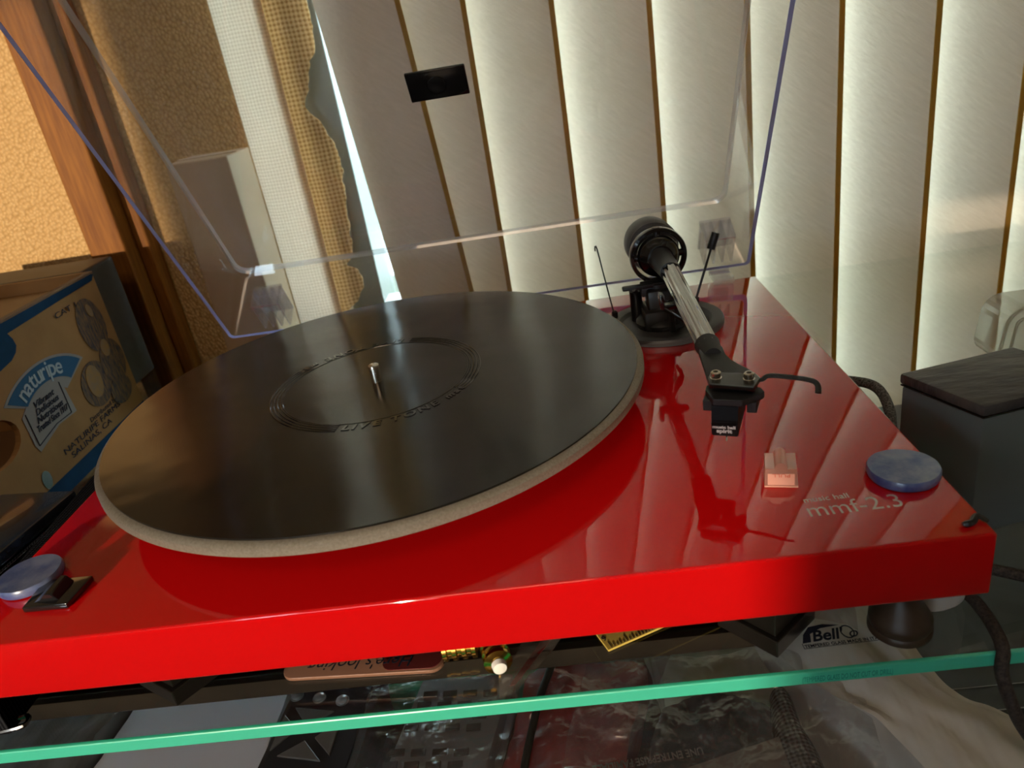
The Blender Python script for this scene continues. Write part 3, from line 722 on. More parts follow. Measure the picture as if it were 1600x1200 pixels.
# ================================================================= THINGS ON THE PLINTH
def disc(c, rx, ry, rot, z, th, label, seed):
    b = B(); T = Matrix.Translation((c[0], c[1], z)) @ Matrix.Rotation(rot, 4, 'Z') @ Matrix.Diagonal((rx, ry, 1, 1)); n = 72; t = bmesh.new()
    prof = [(0, 0), (.96, 0), (1.0, th * .3), (1.0, th * .75), (.965, th), (.88, th * .99), (.5, th * .97), (0, th * .97)]
    rings = []
    for r, zz in prof:
        if r == 0: rings.append([t.verts.new((0, 0, zz))]); continue
        rings.append([t.verts.new((r * math.cos(2 * math.pi * k / n) * (1 + .012 * math.sin(3 * 2 * math.pi * k / n + seed)), r * math.sin(2 * math.pi * k / n) * (1 + .01 * math.cos(2 * 2 * math.pi * k / n)), zz + .0002 * noise.noise(Vector((r * math.cos(2 * math.pi * k / n) * 3, r * math.sin(2 * math.pi * k / n) * 3, seed))) * (zz > 0))) for k in range(n)])
    for a, c2 in zip(rings, rings[1:]):
        for k in range(n):
            k2 = (k + 1) % n
            if len(a) == 1: t.faces.new((a[0], c2[k], c2[k2]))
            elif len(c2) == 1: t.faces.new((a[k], a[k2], c2[0]))
            else: t.faces.new((a[k], a[k2], c2[k2], c2[k]))
    merge(b, t, T); tag(obj('blue_disc', b, M['blue'], None, True, (c[0], c[1], z)), label, 'disc')
disc((.4030, .0435), .0142, .0142, 0, .0006, .0042, 'round blue putty disc near the right edge of the red plinth above the lettering', 1.)
disc((.0140, .0420), .0142, .0142, 0, .0006, .0042, 'round blue disc on the left front corner beside the power switch', 4.)

def stylus_guard():
    T = Matrix.Translation((.3550, .0520, .0002)) @ Matrix.Rotation(math.radians(-14), 4, 'Z')
    t = thing('stylus_guard', 'small clear peach plastic stylus guard standing on the red plinth in front of the cartridge', 'stylus guard', (.3550, .0520, .0002))
    b = B(); tb = bmesh.new(); w, dp, h = .0068, .0066, .0088
    prof = [(-w, 0), (-w * .94, h)] + [(-.0026, h)] + [(-.0026 * math.cos(math.pi * k / 8), h + .0030 * math.sin(math.pi * k / 8)) for k in range(1, 8)] + [(.0026, h), (w * .94, h), (w, 0)]
    f0 = [tb.verts.new((x, -dp, z)) for x, z in prof]; f1 = [tb.verts.new((x, dp, z)) for x, z in prof]; tb.faces.new(f0); tb.faces.new(f1[::-1])
    for k in range(len(prof)): tb.faces.new((f0[k], f0[(k + 1) % len(prof)], f1[(k + 1) % len(prof)], f1[k]))
    merge(b, tb, T); obj('guard_body', b, M['guard'], t)
    b = B(); box(b, -w * .80, w * .80, -dp - .0003, -dp - .0001, .0010, .0066, .0001, T=T); box(b, -w, w, -dp - .0006, -dp, 0, .0007, .0001, T=T)
    obj('guard_front', b, M['guardedge'], t)
    b = B(); T2 = T @ basis((.0036, -dp - .0004, .0066), (-1, 0, 0), (0, 0, -1)); text(b, 'PULL', .0024, T2, fit=.0072, extr=.00004); obj('guard_lettering', b, M['guardink'], t)
n_ = NT('peach_edge'); a_ = n_.add('BsdfDiffuse', Color=(1., .62, .50)); t_ = n_.add('BsdfTransparent', Color=(1, .7, .62)); M['guardedge'] = n_.done(n_.add('MixShader', Fac=.6, i1=t_.outputs[0], i2=a_.outputs[0]).outputs[0])
n_ = NT('peach_ink'); M['guardink'] = n_.done(n_.add('BsdfDiffuse', Color=(.55, .14, .10)).outputs[0])
stylus_guard()
b = B(); tube(b, spline([(.4080, .0058, .0014), (.4115, .0060, .0016), (.4140, .0085, .0020), (.4155, .0090, .0018), (.4175, .0058, .0012)], 5), [.0007, .0009, .0012, .0013, .0013, .0012, .0013, .0014, .0014, .0014, .0013, .0013, .0012, .0012, .0011, .0011, .0010, .0010, .0009, .0008, .0006], 8)
tag(obj('rubber_scrap', b, M['black'], None, True, (.4125, .006, 0)), 'curled black scrap lying on the front right corner of the red plinth', 'scrap')

# ================================================================= ON THE GLASS SHELF, AROUND THE TURNTABLE
def fruit_box():
    k = .9617; C0 = Vector((.2715, -.2305, .191)); X = -.105
    Y = lambda y: C0.y + k * (y - C0.y); Z = lambda z: C0.z + k * (z - C0.z)
    t = thing('fruit_box', 'open cardboard fruit box printed in blue, left of the turntable', 'box', (X, .2, GZ))
    y0, y1 = -.02, Y(.384); zt, zb = Z(.0665), GZ + .0003; th = .004; xb = X - .22
    b = B()
    def hole(c, a, e, n=20): return [(c[0] + a * math.cos(2 * math.pi * i / n), c[1] + e * math.sin(2 * math.pi * i / n)) for i in range(n)]
    # printed side with hand hole: built as a filled polygon with the hole bridged
    hy, hz = Y(.2080), Z(-.005); pts = [(y0, zb), (hy, zb)] + []
    hp = [(hy + .0245 * math.sin(2 * math.pi * i / 24), hz - .0155 * math.cos(2 * math.pi * i / 24)) for i in range(25)]
    left = [(y0, zb), (hy, zb)] + [(hy - abs(p[0] - hy), p[1]) for p in hp[:13]] + [(hy, zt), (y0, zt)]
    right = [(hy, zb), (y1, zb), (y1, zt), (hy, zt)] + [(p[0], p[1]) for p in hp[12::-1]]
    for pl in (left, right): polyfill(b, [(X, y, z) for y, z in pl], th, (-1, 0, 0))
    obj('printed_side', b, M['card'], t)
    b = B(); box(b, xb, xb + th, y0, y1, zb, zt); obj('side', b, M['card'], t)
    b = B(); box(b, xb + th, X - th, y1 - th, y1, zb, zt + .0005); obj('side', b, M['card'], t)
    b = B(); box(b, xb + th, X - th, y0, y0 + th, zb, zt); obj('side', b, M['card'], t)
    b = B(); box(b, xb + th, X - th, y0 + th, y1 - th, zb, zb + .003); obj('base', b, M['carddark'], t)
    b = B(); tb = bmesh.new(); q = [(X - th, y1 - .002), (X - .095, y1 - .002), (X - .095, y1 - .080), (X - .060, y1 - .095), (X - th, y1 - .110)]
    box(b, X - .10, X - th - .0005, y1 - .105, y1 - th - .0005, zt - .012, zt - .0095); box(b, X - .098, X - .092, Y(.300), Y(.325), zt - .009, zt + .010, .002); obj('corner_flap', b, M['card'], t)
    b = B(); box(b, X - .0045, X + .0008, y0, y1, zt - .0012, zt + .0006, .0003); obj('top_edge', b, M['carddark'], t)
    # print
    pr = lambda pts: [(X + .0002, Y(y), Z(z)) for y, z in pts]
    b = B(); polyfill(b, pr([(-.02, .0540), (.2610, .0570), (.3300, .0590), (.3790, .0600), (.3840, .0640), (.3800, .0662), (-.02, .0660)]), .0003, (1, 0, 0))
    polyfill(b, pr([(.15, .0565), (.2620, .0575), (.2650, .0520), (.2655, .0466), (.262, .0425), (.255, .0392), (.2412, .0371), (.22, .037), (.15, .040)]), .00035, (1, 0, 0))
    polyfill(b, pr([(.02, -.0560), (.384, -.0565), (.384, -.0697), (.02, -.0697)]), .0003, (1, 0, 0))
    o = obj('blue_print', b, M['blueink'], t); o['label'] = 'dark blue printed bands'
    # label: pale outline, blue arch, ribbon
    def arch(r0, r1, a0, a1, c, n=18):
        o = [(c[0] + r1 * math.cos(math.radians(a0 + (a1 - a0) * i / n)), c[1] + r1 * .62 * math.sin(math.radians(a0 + (a1 - a0) * i / n))) for i in range(n + 1)]
        return o + [(c[0] + r0 * math.cos(math.radians(a1 + (a0 - a1) * i / n)), c[1] + r0 * .62 * math.sin(math.radians(a1 + (a0 - a1) * i / n))) for i in range(n + 1)]
    c = (.2765, -.0105)
    b = B(); polyfill(b, pr(arch(.024, .0620, 33, 140, c)), .0002, (1, 0, 0))
    rib = [(.2400, .0000), (.2480, .0050), (.2700, .0110), (.2930, .0080), (.2960, -.0220), (.2720, -.0215), (.2430, -.0290), (.2400, -.0225)]
    polyfill(b, pr(rib), .00025, (1, 0, 0)); o = obj('pale_print', b, M['greyink'], t); o['label'] = 'pale grey outline of the printed label'
    b = B(); polyfill(b, pr(arch(.036, .0590, 36, 137, c)), .0004, (1, 0, 0)); o = obj('label_arch', b, M['midblue'], t); o['label'] = 'blue arch of the printed label'
    b = B(); rp = [(.2475, .0030), (.2485, -.0220), (.2700, -.0185), (.2895, -.0200), (.2880, .0070)]
    for p, q in zip([(.2440, .0010), (.2440, -.0245), (.2700, -.0195), (.2895, -.0200)], [(.2440, -.0245), (.2700, -.0195), (.2895, -.0200), (.2900, .0060)]):
        tube(b, [(X + .0007, Y(p[0]), Z(p[1])), (X + .0007, Y(q[0]), Z(q[1]))], .0003, 5)
    def ty(s, y, z, size, fit=None, ang=0., **kw):
        o_ = Vector((X + .0008, Y(y), Z(z))); ux = Vector((0, math.cos(ang), math.sin(ang))); uy = Vector((0, -math.sin(ang), math.cos(ang)))
        kw.pop('bm'); q_ = B(); text(q_, s, size, basis(o_, ux, uy), fit=fit, extr=.0001, **kw); obj('printed_line', q_, M['darkink'], t)
    for s, z, f in (('Vibrant', .0015, .024), ('Delicious', -.0040, .028), ('Nutritious', -.0095, .032), ('Trusted Since 1917', -.0150, .038)): ty(s, .2680 - f / 2, z - .0010, .0062, fit=f, bm=b, bold=.0001, shear=.3)
    ty('CAT 1', .3165, .0480, .0060, fit=.028, bm=b)
    ty('Distributed by', .3060, -.0380, .0050, fit=.040, bm=b); ty('NATURIPE FARMS', .2640, -.0440, .0062, fit=.082, bm=b); ty('SALINAS, CA', .2700, -.0505, .0062, fit=.058, bm=b)
    ty('LY', .2210, .0250, .0060, bm=b)
    obj('label_outline', b, M['darkink'], t)
    b = B(); s = 'naturipe'; n = len(s); a = 131
    for ch in s:
        tb = text_bm(ch, .0190, extr=.0001, bold=.0002); wd = width(tb); x0 = min(v.co.x for v in tb.verts)
        for v in tb.verts: v.co.x = (v.co.x - x0 - wd / 2) * .92; v.co.y *= .92
        st = math.degrees(wd * .92 / 2 / .046) * 1.02; a -= st; A = math.radians(a)
        o_ = Vector((X + .0008, Y(c[0] + .0395 * math.cos(A)), Z(c[1] + .0395 * .62 * math.sin(A)))); tn = Vector((0, math.sin(A), -.62 * math.cos(A))).normalized()
        merge(b, tb, basis(o_, tn, Vector((0, -tn.z, tn.y)))); a -= st + 1.4
    o = obj('label_wordmark', b, M['whiteprint'], t); o['label'] = 'white lettering on the blue arch'
    # fruit drawing
    b = B()
    def ell(cy, cz, ry, rz, rot=0, n=30):
        r = math.radians(rot); return [(cy + ry * math.cos(q) * math.cos(r) - rz * math.sin(q) * math.sin(r), cz + ry * math.cos(q) * math.sin(r) + rz * math.sin(q) * math.cos(r)) for q in [2 * math.pi * i / n for i in range(n)]]
    for k_, e in enumerate(((.3560, .0280, .0180, .0235, 8), (.3320, -.0150, .0205, .0190, 0), (.3640, -.0080, .0175, .0200, 0), (.3600, -.0330, .0160, .0120, 0))): b = B(); polyfill(b, pr(ell(*e)), .0003 + .00012 * k_, (1, 0, 0)); o = obj('fruit_drawing', b, M['sketch'], t); o['label'] = 'blue-grey ink drawing of a fruit'
    for e in ((.3300, -.0120, .0100, .0140, 0), (.3600, .0060, .0060, .0075, 0), (.3590, .0400, .0035, .0060, 20)): b = B(); polyfill(b, pr(ell(*e)), .0009, (1, 0, 0)); obj('fruit_highlight', b, M['sketchpale'], t)
    b = B(); polyfill(b, pr(ell(.2365, -.0490, .0050, .0070)), .0003, (1, 0, 0)); obj('vent_slot_shade', b, M['black'], t)  # flat black patch painted for the shade inside a slot
n_ = NT('pale_blue_print'); M['whiteprint'] = n_.done(n_.add('BsdfDiffuse', Color=(.33, .36, .37)).outputs[0])
fruit_box()
b = B(); box(b, -.33, -.152, .418, .475, GZ + .0003, .0605, .002)
sp = thing('dark_cabinet', 'dark brown-black cabinet standing behind the fruit box against the wood post', 'cabinet', (-.24, .45, GZ))
obj('cabinet_body', b, M['speaker'], sp)
b = B(); box(b, -.325, -.157, .4155, .4178, GZ + .006, .054, .0008); obj('cabinet_front', b, M['blackmatte'], sp)
b = B(); cb = thing('plain_carton', 'plain tan carton seen through the dust cover, behind the left rear of the turntable', 'carton', (-.03, .47, GZ))
box(b, -.055, .0010, .440, .498, GZ + .0003, .1360, .0015); obj('carton_body', b, M['carton'], cb)
b = B(); box(b, -.0555, .0012, .464, .474, .1361, .1366); obj('tape_strip', b, M['cartontape'], cb)
# black box with a slab lid, left of the plinth
t = thing('black_case', 'glossy blue-black flat case lying left of the plinth in front of the fruit box', 'case', (-.085, .14, GZ))
T = Matrix.Translation((-.0700, .1290, 0)) @ Matrix.Rotation(math.radians(-8), 4, 'Z')
b = B(); box(b, -.030, .0250, -.100, .034, -.0260, -.0185, .0018, T=T); obj('case_lid', b, M['lipsmetal'], t, True)
b = B(); box(b, -.029, .0240, -.098, .032, -.0290, -.0272, .0003, T=T); obj('case_seam', b, M['chrome'], t)
b = B(); box(b, -.027, .0220, -.094, .028, GZ + .0003, -.0291, .002, T=T); obj('case_body', b, M['blackgloss'], t)
for o in list(t.children): pass
b = B(); prism(b, [(-.0024, .010), (-.0024, .300), (-.0230, .300), (-.0200, .150), (-.0130, .060), (-.0090, .010)], GZ + .0003, -.0060, .0015)
tag(obj('mesh_pouch', b, M['blackmesh'], None, False, (-.012, .15, GZ)), 'black woven mesh pouch squeezed along the left side of the red plinth', 'pouch')

# right side: black box with vinyl lid
def black_box():
    t = thing('black_box', 'square black box with a dusty wrinkled vinyl lid, right of the turntable', 'box', (.46, .10, GZ))
    O = Vector((.4500, .0716, 0)); u = Vector((.93, .20, 0)).normalized(); v = Vector((-.40, .92, 0)).normalized()
    def quad(e): return [O + u * -e + v * -e, O + u * (.062 + e) + v * -e, O + u * (.062 + e) + v * (.0455 + e), O + u * -e + v * (.0455 + e)]
    b = B(); prism(b, [(q.x, q.y) for q in quad(-.0006)], GZ + .0003, .0048, .0012); obj('box_body', b, M['boxsheen'], t, True)
    b = B(); prism(b, [(q.x, q.y) for q in quad(-.0001)], .0050, .0058, .0003); obj('lid_piping', b, M['blackgloss'], t)
    b = B(); prism(b, [(q.x, q.y) for q in quad(.0003)], .0060, .0118, .0014); obj('vinyl_lid', b, M['lidwrinkle'], t, True)
black_box()
# clear plastic case further back on the right
def clear_case():
    t = thing('clear_case', 'clear plastic case with rounded corners leaning behind the black box at the right edge', 'case', (.58, .25, GZ))
    def rr(x0, x1, z0, z1, r, sk): return [(x + sk * (z - z0), z) for x, z in [(cx + r * math.cos(math.radians(a)), cz + r * math.sin(math.radians(a))) for cx, cz, s in ((x0 + r, z0 + r, 180), (x1 - r, z0 + r, 270), (x1 - r, z1 - r, 0), (x0 + r, z1 - r, 90)) for a in [s + 90 * k / 6 for k in range(7)]]]
    z0 = GZ + .0003; z1 = z0 + .0005
    X0, Z0, Z1 = .5500, GZ + .0030, -.0165
    for nm, e, y, m, rad in (('case_shell', 0, .2350, 'clearbox', .0013), ('inner_rim', .0068, .2352, 'clearbox', .0010), ('label_window_rim', .0190, .2354, 'clearbox', .0008)):
        b = B(); tube(b, [(x, y, z) for x, z in rr(X0 + e, X0 + .10 - e, Z0 + e * .15, Z1 - e * 1.1, max(.0025, .011 - e), .14)], rad, 8, closed=True); obj(nm, b, M[m], t, True)
    b = B(); polyfill(b, [(x, .2356, z) for x, z in rr(X0, X0 + .10, Z0, Z1, .011, .14)], .030, (0, 1, 0)); obj('case_body', b, M['clearbox'], t)
    b = B(); polyfill(b, [(x, .2354, z) for x, z in rr(X0 + .0215, X0 + .075, Z0 + .004, Z1 - .0225, .002, .10)], -.0008, (0, 1, 0)); obj('smoked_window', b, M['smoke'], t)
clear_case()

# cables
def cable(name, pts, r, mat, label, k=8):
    b = B(); tube(b, spline(pts, k), r, 12); return tag(obj(name, b, mat, None, True, pts[0]), label, 'cable')
cable('braided_cable', [(.4290, .2150, GZ + .004), (.4330, .1990, -.034), (.4400, .1840, -.0270), (.4460, .1700, -.0260), (.4470, .1560, -.0330), (.4420, .1400, -.0420), (.4360, .1180, -.0480), (.4320, .0900, -.0540), (.4300, .0600, GZ + .0032)], .0030, M['cablefabric'], 'grey braided cable looping up between the plinth and the square black box')
cable('braided_cable', [(.4225, .1000, GZ + .0032), (.4240, .0500, GZ + .0032), (.4290, .0250, GZ + .0034), (.4265, .0020, GZ + .0030), (.4240, -.0045, GZ - .006), (.4320, -.0060, -.090), (.4520, .0020, -.130), (.4700, .0100, -.190)], .0026, M['cabledark'], 'dark brown braided cable hanging over the aqua glass edge at the right')
cable('braided_cable', [(.4330, .1000, GZ + .0032), (.4370, .0600, GZ + .0030), (.4430, .0480, GZ + .0030), (.4540, .0400, GZ + .0030), (.4750, .0250, GZ + .0030), (.500, .0180, GZ + .003)], .0026, M['cabledark'], 'dark braided cable lying on the glass below the black box')

# things under the plinth, on the glass
def pad(c, u, v, s, label):
    t = thing('black_block', label, 'block', (c[0], c[1], GZ))
    u = Vector((*u, 0)).normalized(); v = Vector((*v, 0)).normalized(); c = Vector((*c, 0))
    q = [c, c + u * s, c + u * s + v * s, c + v * s]
    b = B(); prism(b, [(p.x, p.y) for p in q], GZ + .0003, GZ + .0090, .0005); obj('block_base', b, M['rubberblack'], t)
    q = [c + (u + v) * .0022, c + u * s + v * .0022, c + (u + v) * s, c + v * s + u * .0022]
    b = B(); prism(b, [(p.x, p.y) for p in q], GZ + .0091, -PT - .0002, .0005); obj('block_top', b, M['rubberblack'], t)
pad((.0739, .0165), (.62, .78), (-.85, .52), .030, 'black block under the left front of the plinth, pointing forward')
pad((.3405, .0090), (.74, .67), (-.66, .75), .030, 'black block under the right front of the plinth beside the printed glass mark')
b = B(); z = GZ + .0003; lathe(b, [(0, z), (.0140, z), (.0165, z + .003), (.0172, z + .010), (.0172, z + .022), (.0160, z + .0235), (0, z + .0235)], (.4135, .0400, 0), 48)
tag(obj('white_puck', b, M['whiteplastic'], None, True, (.4135, .04, GZ)), 'round white plastic puck behind the dark cone foot under the plinth', 'puck')
def rounded(x0, x1, y0, y1, r, k=5): return [(cx + r * math.cos(math.radians(a)), cy + r * math.sin(math.radians(a))) for cx, cy, s in ((x0 + r, y0 + r, 180), (x1 - r, y0 + r, 270), (x1 - r, y1 - r, 0), (x0 + r, y1 - r, 90)) for a in [s + 90 * j / k for j in range(k + 1)]]
t = thing('pocket_card', 'copper and maroon card with rounded corner and upside-down wording under the plinth front', 'card', (.16, .04, GZ))
T = Matrix.Translation((.120, .0250, 0)) @ Matrix.Rotation(math.radians(-3.5), 4, 'Z')
b = B(); prism(b, rounded(0, .0770, 0, .050, .006), GZ + .0003, GZ + .0022, .0004, T=T); obj('card_slab', b, M['goldcard'], t, True)
b = B(); prism(b, rounded(.0480, .0755, .0012, .048, .005), GZ + .0023, GZ + .0026, T=T); obj('maroon_panel', b, M['maroon'], t)
b = B(); text(b, "Here's looking", .0100, T @ basis((.0620, .0095, GZ + .0030), (-1, 0, 0), (0, -1, 0)), fit=.050, extr=.00005, shear=.2); obj('card_wording', b, M['darkink'], t)
for i, (x, y, d, lab) in enumerate(((.2062, .0295, (1, .05, 0), 'ribbed brass knob lying left of its twin under the plinth'), (.2215, .0225, (.25, -1, 0), 'ribbed brass knob with a white tip lying under the plinth'))):
    t = thing('brass_knob', lab, 'knob', (x, y, GZ), 'brass knobs under the plinth'); A = aim(d); b = B(); r = .0064
    prof = [(0, -.009)]
    for k in range(7): prof += [(r if k % 2 == 0 else r * .82, -.009 + k * .0022), (r if k % 2 == 0 else r * .82, -.009 + k * .0022 + .0018)]
    prof += [(.003, .0072), (0, .0074)]
    lathe(b, prof, (x, y, GZ + r + .0003), 28, T=A); obj('knob_body', b, M['brass'], t, True)
    if i == 1: b = B(); lathe(b, [(.0034, .0074), (.0030, .0100), (0, .0112)], (x, y, GZ + r + .0003), 20, T=A); obj('knob_tip', b, M['white'], t, True)
t = thing('ruler_end', 'corner of a yellow ruler poking out under the plinth', 'ruler', (.277, .03, GZ)); T = Matrix.Translation((.2711, .0225, 0)) @ Matrix.Rotation(math.radians(23), 4, 'Z')
b = B(); box(b, 0, .060, 0, .020, GZ + .0003, GZ + .0014, .0002, T=T @ Matrix.Shear('XZ', 4, (0, 0)) ); obj('ruler_body', b, M['ruler'], t)
b = B()
for k in range(22): box(b, .0020 + k * .0016, .00225 + k * .0016, .0004, .0045 if k % 5 == 0 else (.0030 if k % 2 else .0022), GZ + .00145, GZ + .0016, T=T)
text(b, '9', .0045, T @ Matrix.Translation((.0005, .0055, GZ + .0015)), extr=.00004); obj('ruler_marks', b, M['darkink'], t)
b = B(); sheet(b, [(.2225, .0020, GZ + .0006), (.2300, .0045, GZ + .0006), (.2640, .0500, GZ + .0020), (.2240, .0450, GZ + .0020)], 14, 22, None, .0012, 90, 2.)
o = obj('zip_bag', b, M['zipbag'], None, True, (.235, .02, GZ)); tag(o, 'narrow clear zip bag corner holding a dark red strip, hanging below the plinth', 'bag')
b = B(); prism(b, [(.2270, .0085), (.2295, .0090), (.2560, .0480), (.2500, .0480)], GZ + .0004, GZ + .0009); tag(obj('red_strip', b, M['maroon'], None, False, (.235, .02, GZ)), 'dark red strip inside the narrow zip bag', 'strip')
b = B(); sheet(b, [(.3330, .0300, GZ + .008), (.3760, .0170, GZ + .004), (.3850, .0600, GZ + .012), (.3350, .0600, GZ + .012)], 20, 14, None, .003, 60, 7.)
tag(obj('plastic_wrap', b, M['polybag'], None, True, (.36, .03, GZ)), 'crumpled clear plastic wrap under the plinth above the printed glass mark', 'plastic wrap')
for k, (pts, lab) in enumerate(((((-.012, .0100), (.0030, .0120), (.0005, .0185), (-.0060, .0160), (-.0100, .0220)), 'tiny twisted dark foil scrap on the glass at the left edge'),)):
    b = B(); tube(b, spline([(x, y, GZ + .0022 + .0010 * (i % 2)) for i, (x, y) in enumerate(pts)], 5), .0012, 7); tag(obj('foil_scrap', b, M['brass'] if k else M['darkmetal'], None, True, (pts[0][0], pts[0][1], GZ)), lab, 'scrap')

# ================================================================= LOWER SHELF CLUTTER
LZ = -.2038
def stack_under(bm, x0, x1, y0, y1, z): box(bm, x0, x1, y0, y1, LZ, z, .002)
# remote control
def remote():
    t = thing('remote_control', 'charcoal remote control with round and triangular buttons under the glass edge', 'remote control', (.087, .09, LZ))
    A = Vector((.0585, .0345)); ux = Vector((.994, -.105)); O = Vector((.0560, .0690)); ang = math.atan2(-.0060, .0600)
    T = Matrix.Translation((.0572, .0700, 0)) @ Matrix.Rotation(ang, 4, 'Z')
    b = B(); prism(b, rounded(-.0005, .0612, -.110, .080, .012), LZ + .0002, -.1715, .0030, T=T); body = obj('remote_body', b, M['remote'], t, True)
    b = B(); prism(b, rounded(.0040, .0560, -.105, .074, .009), -.1714, -.1705, .0003, T=T); obj('face_plate', b, M['remote'], t)
    def btn(name, x, y, r, m, h=.0022):
        b = B(); lathe(b, [(r * 1.25, -.1704), (r * 1.25, -.1700), (r, -.1700), (r * .96, -.1700 + h * .6), (r * .6, -.1700 + h), (0, -.1700 + h * 1.1)], (x, y, 0), 24); obj(name, b, M[m], t, True)
    for x, y in ((.0684, .1241), (.0842, .1206), (.1003, .1166), (.1015, .1304)): btn('round_button', x, y, .0035, 'silverbtn')
    for x, y in ((.0779, .1319), (.0935, .1277)):
        b = B(); T2 = Matrix.Translation((x, y, 0)) @ Matrix.Rotation(ang, 4, 'Z'); box(b, -.0042, .0042, -.0011, .0011, -.1704, -.1690, .0004, T=T2); obj('oblong_button', b, M['bluebtn'], t)
    for tri in ([(.0695, .1143), (.0982, .1079), (.0822, .0975)], [(.0649, .1099), (.0764, .0970), (.0630, .0820)], [(.1035, .1020), (.1024, .0745), (.0890, .0892)], [(.0680, .0785), (.0839, .0882), (.0982, .0718)]):
        c = Vector((sum(p[0] for p in tri) / 3, sum(p[1] for p in tri) / 3)); q = [c + (Vector(p) - c) * .94 for p in tri]
        b = B(); prism(b, [(p.x, p.y) for p in q], -.1704, -.1688, .0005); obj('triangle_button', b, M['remotebtn'], t)
    b = B()
    for k, w in enumerate((.006, .008)):
        box(b, .008 + k * .020, .008 + k * .020 + w, -.010, -.006, -.1704, -.1696, .0003, T=T)
    for k in range(3):
        for j in range(3): box(b, .010 + k * .017, .018 + k * .017, -.028 - j * .016, -.020 - j * .016, -.1704, -.1692, .0006, T=T)
    text(b, 'MENU', .0028, T @ Matrix.Translation((.008, -.004, -.1703)), extr=.00004); obj('lower_buttons', b, M['silverbtn'], t)
remote()
def remote2():
    t = thing('remote_control', 'grey remote control with small dark keys inside a clear plastic bag', 'remote control', (.163, .09, LZ))
    T = Matrix.Translation((.1300, .0640, 0)) @ Matrix.Rotation(math.radians(-6), 4, 'Z') @ Matrix.Shear('XY', 4, (0, 0))
    b = B(); tb = bmesh.new()
    prism(b, [(.1200, -.005), (.1790, -.010), (.2090, .1300), (.1490, .1320)], LZ + .0002, -.1745, .0025); obj('remote_body', b, M['greyremote'], t, True)
    for r in range(8):
        for c in range(4):
            if r == 3: continue
            x = .1340 + c * .0128 + (r - 1) * .0030; y = .0620 + (r - .5) * .0082 - c * .0012
            b = B(); box(b, x, x + .0088, y, y + .0046, -.1744, -.1730, .0004); obj('key', b, M['greykey'], t)
remote2()
b = B(); sheet(b, [(.1150, .0300, -.1670), (.2000, .0200, -.1660), (.2230, .1500, -.1650), (.1200, .1500, -.1660)], 40, 50, None, .0028, 45, 11.)
tag(obj('plastic_bag', b, M['polybag'], None, True, (.16, .09, -.167)), 'crinkled clear plastic bag wrapped over the grey remote control', 'bag')
b = B(); sheet(b, [(-.0720, .0300, -.187), (.0480, .0200, -.187), (.0560, .2200, -.187), (-.0480, .2200, -.187)], 20, 20, None, .0030, 18, 3.)
r_ = bmesh.ops.extrude_face_region(b, geom=list(b.faces))
for v in r_['geom']:
    if isinstance(v, bmesh.types.BMVert): v.co.z = LZ
tag(obj('white_paper', b, M['paper'], None, True, (0, .1, LZ)), 'white glossy paper sheaf left of the charcoal remote control', 'paper')
b = B(); sheet(b, [(-.2600, .0300, -.181), (-.0745, .0300, -.183), (-.0520, .2200, -.181), (-.2600, .2200, -.179)], 40, 30, None, .0090, 14, 5.)
r_ = bmesh.ops.extrude_face_region(b, geom=list(b.faces))
for v in r_['geom']:
    if isinstance(v, bmesh.types.BMVert): v.co.z = LZ
tag(obj('grey_bag', b, M['greybag'], None, True, (-.15, .1, LZ)), 'crumpled grey-brown bag at the lower left under the glass', 'bag')
b = B(); prism(b, rounded(.1080, .2300, .1320, .2300, .010), LZ + .0002, -.1830, .001)
tag(obj('green_packet', b, M['green'], None, False, (.15, .18, LZ)), 'green packet peeping out behind the two remote controls', 'packet')
def lump(name, corners, z, amp, sc, seed, m, label, cat, nx=36, ny=30, dome=.006):
    b = B(); sheet(b, [(x, y, z) for x, y in corners], nx, ny, lambda u, v: dome * 4 * min(u * (1 - u), .25) ** .7 * min(1, v * 6) - dome, amp, sc, seed)
    r_ = bmesh.ops.extrude_face_region(b, geom=list(b.faces))
    for v in r_['geom']:
        if isinstance(v, bmesh.types.BMVert): v.co.z = LZ + .0001
    return tag(obj(name, b, M[m], None, True, (corners[0][0], corners[0][1], LZ)), label, cat)
lump('red_pouch', [(.1950, .0200), (.2600, .0200), (.2930, .1250), (.2180, .1300)], -.1720, .0050, 30, 8., 'redfabric', 'red pouch in a clear bag between the grey remote and the black pouch', 'pouch')
lump('floral_cloth', [(.3000, .1000), (.3850, .0950), (.4000, .2000), (.2900, .2000)], -.1600, .0040, 20, 6., 'floral', 'cream cloth with faint green pattern behind the clear bags', 'cloth')
lump('black_pouch', [(.2650, .0000), (.3380, -.0100), (.3535, .0700), (.2960, .0760)], -.1540, .0050, 34, 9., 'blackpouch', 'black wrinkled pouch with upside-down grey wording at the bottom edge', 'pouch')
lump('mesh_pouch', [(.3400, -.0100), (.3760, -.0200), (.3665, .0800), (.3560, .0800)], -.1580, .0015, 20, 10., 'mesh', 'grey mesh fabric pouch right of the black wrinkled pouch', 'pouch')
b = B(); T = basis((.3110, .0395, -.1462), (-.0490, -.0045, 0), (.004, -.0100, 0)); text(b, 'UNE ENTREPRISE FAMILIALE', .0060, T, fit=.0560, extr=.0002, bold=.0001)
tag(obj('pouch_wording', b, M['greyink'], None, False, (.28, .035, -.147)), 'upside-down grey wording printed on the black wrinkled pouch', 'lettering')
b = B(); prism(b, [(.3497, .0400), (.3500, -.005), (.2960, .0100), (.3005, .0270)], -.1450, -.1444); tag(obj('board_scrap', b, M['brownboard'], None, False, (.33, .02, -.145)), 'grey-brown cardboard triangle at the bottom edge over the black pouch', 'cardboard')
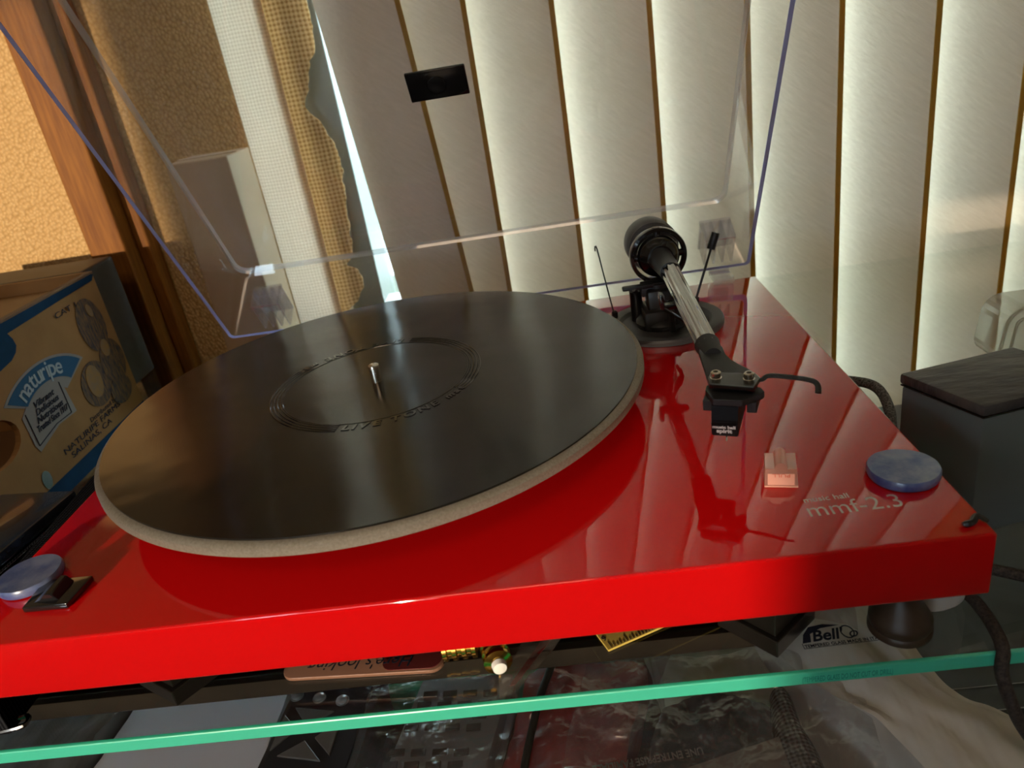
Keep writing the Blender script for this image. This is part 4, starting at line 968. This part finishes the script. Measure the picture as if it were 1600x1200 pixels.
b = B(); sheet(b, [(.2300, -.0100, -.1390), (.3860, -.0200, -.1400), (.4020, .0880, -.1400), (.2600, .1000, -.1390)], 70, 50, None, .0050, 38, 13.)
tag(obj('plastic_bag', b, M['polybag'], None, True, (.31, .03, -.14)), 'large crinkled clear plastic bag over the black pouch and mesh pouch', 'bag')
b = B(); sheet(b, [(.1950, .0000, -.1600), (.2500, .0000, -.1580), (.3100, .1150, -.1560), (.2150, .1200, -.1580)], 40, 50, None, .0050, 40, 15.)
tag(obj('plastic_bag', b, M['polybag'], None, True, (.24, .05, -.16)), 'clear plastic bag pulled over the red pouch', 'bag')
cable('thin_cable', [(.2450, .1400, -.1500), (.2362, .1050, -.1480), (.2313, .0888, -.1470), (.2274, .0757, -.1480), (.2202, .0399, -.1490), (.2160, .0050, -.1500)], .0022, M['cableblack'], 'thin dark cable running down across the red pouch')
def tissue():
    b = B(); prev = None; N = 44
    Lp = spline([(.3560, .1150, 0), (.3690, .0820, 0), (.3801, .0600, 0), (.3960, .0400, 0), (.4047, .0239, 0), (.4200, -.0300, 0)], 11); Rp = spline([(.4330, .1150, 0), (.4345, .0900, 0), (.4369, .0741, 0), (.4440, .0500, 0), (.4700, .0250, 0), (.5200, -.0300, 0)], 11)
    for i, (l, r) in enumerate(zip(Lp, Rp)):
        row = []
        for j in range(25):
            s = j / 24; p = l.lerp(r, s); h = .010 * math.sin(math.pi * s) + .0050 * noise.noise(Vector((s * 6, i * .05, 2))) + .0020 * noise.noise(Vector((p.x * 120, p.y * 60, 4)))
            row.append(b.verts.new((p.x, p.y, -.1400 + h)))
        if prev:
            for j in range(24): b.faces.new((prev[j], prev[j + 1], row[j + 1], row[j]))
        prev = row
    r_ = bmesh.ops.extrude_face_region(b, geom=list(b.faces))
    for v in r_['geom']:
        if isinstance(v, bmesh.types.BMVert): v.co.z = LZ + .0001
    tag(obj('white_tissue', b, M['tissue'], None, True, (.42, .05, LZ)), 'creased white tissue bag at the lower right under the glass', 'bag')
tissue()
t = thing('black_device', 'black electronic device partly hidden behind the white tissue bag', 'device', (.45, .10, LZ))
b = B(); box(b, .4480, .62, .0660, .30, LZ + .0002, -.1750, .002); obj('device_body', b, M['device'], t)
b = B()
for k in range(5): box(b, .3905, .62, .036 + k * .016, .0364 + k * .016, -.1749, -.1744)
text(b, 'RTI', .006, basis((.4080, .0640, -.1746), (.3, 1, 0), (-1, .3, 0)), extr=.00005); obj('device_seams', b, M['greyremote'], t)
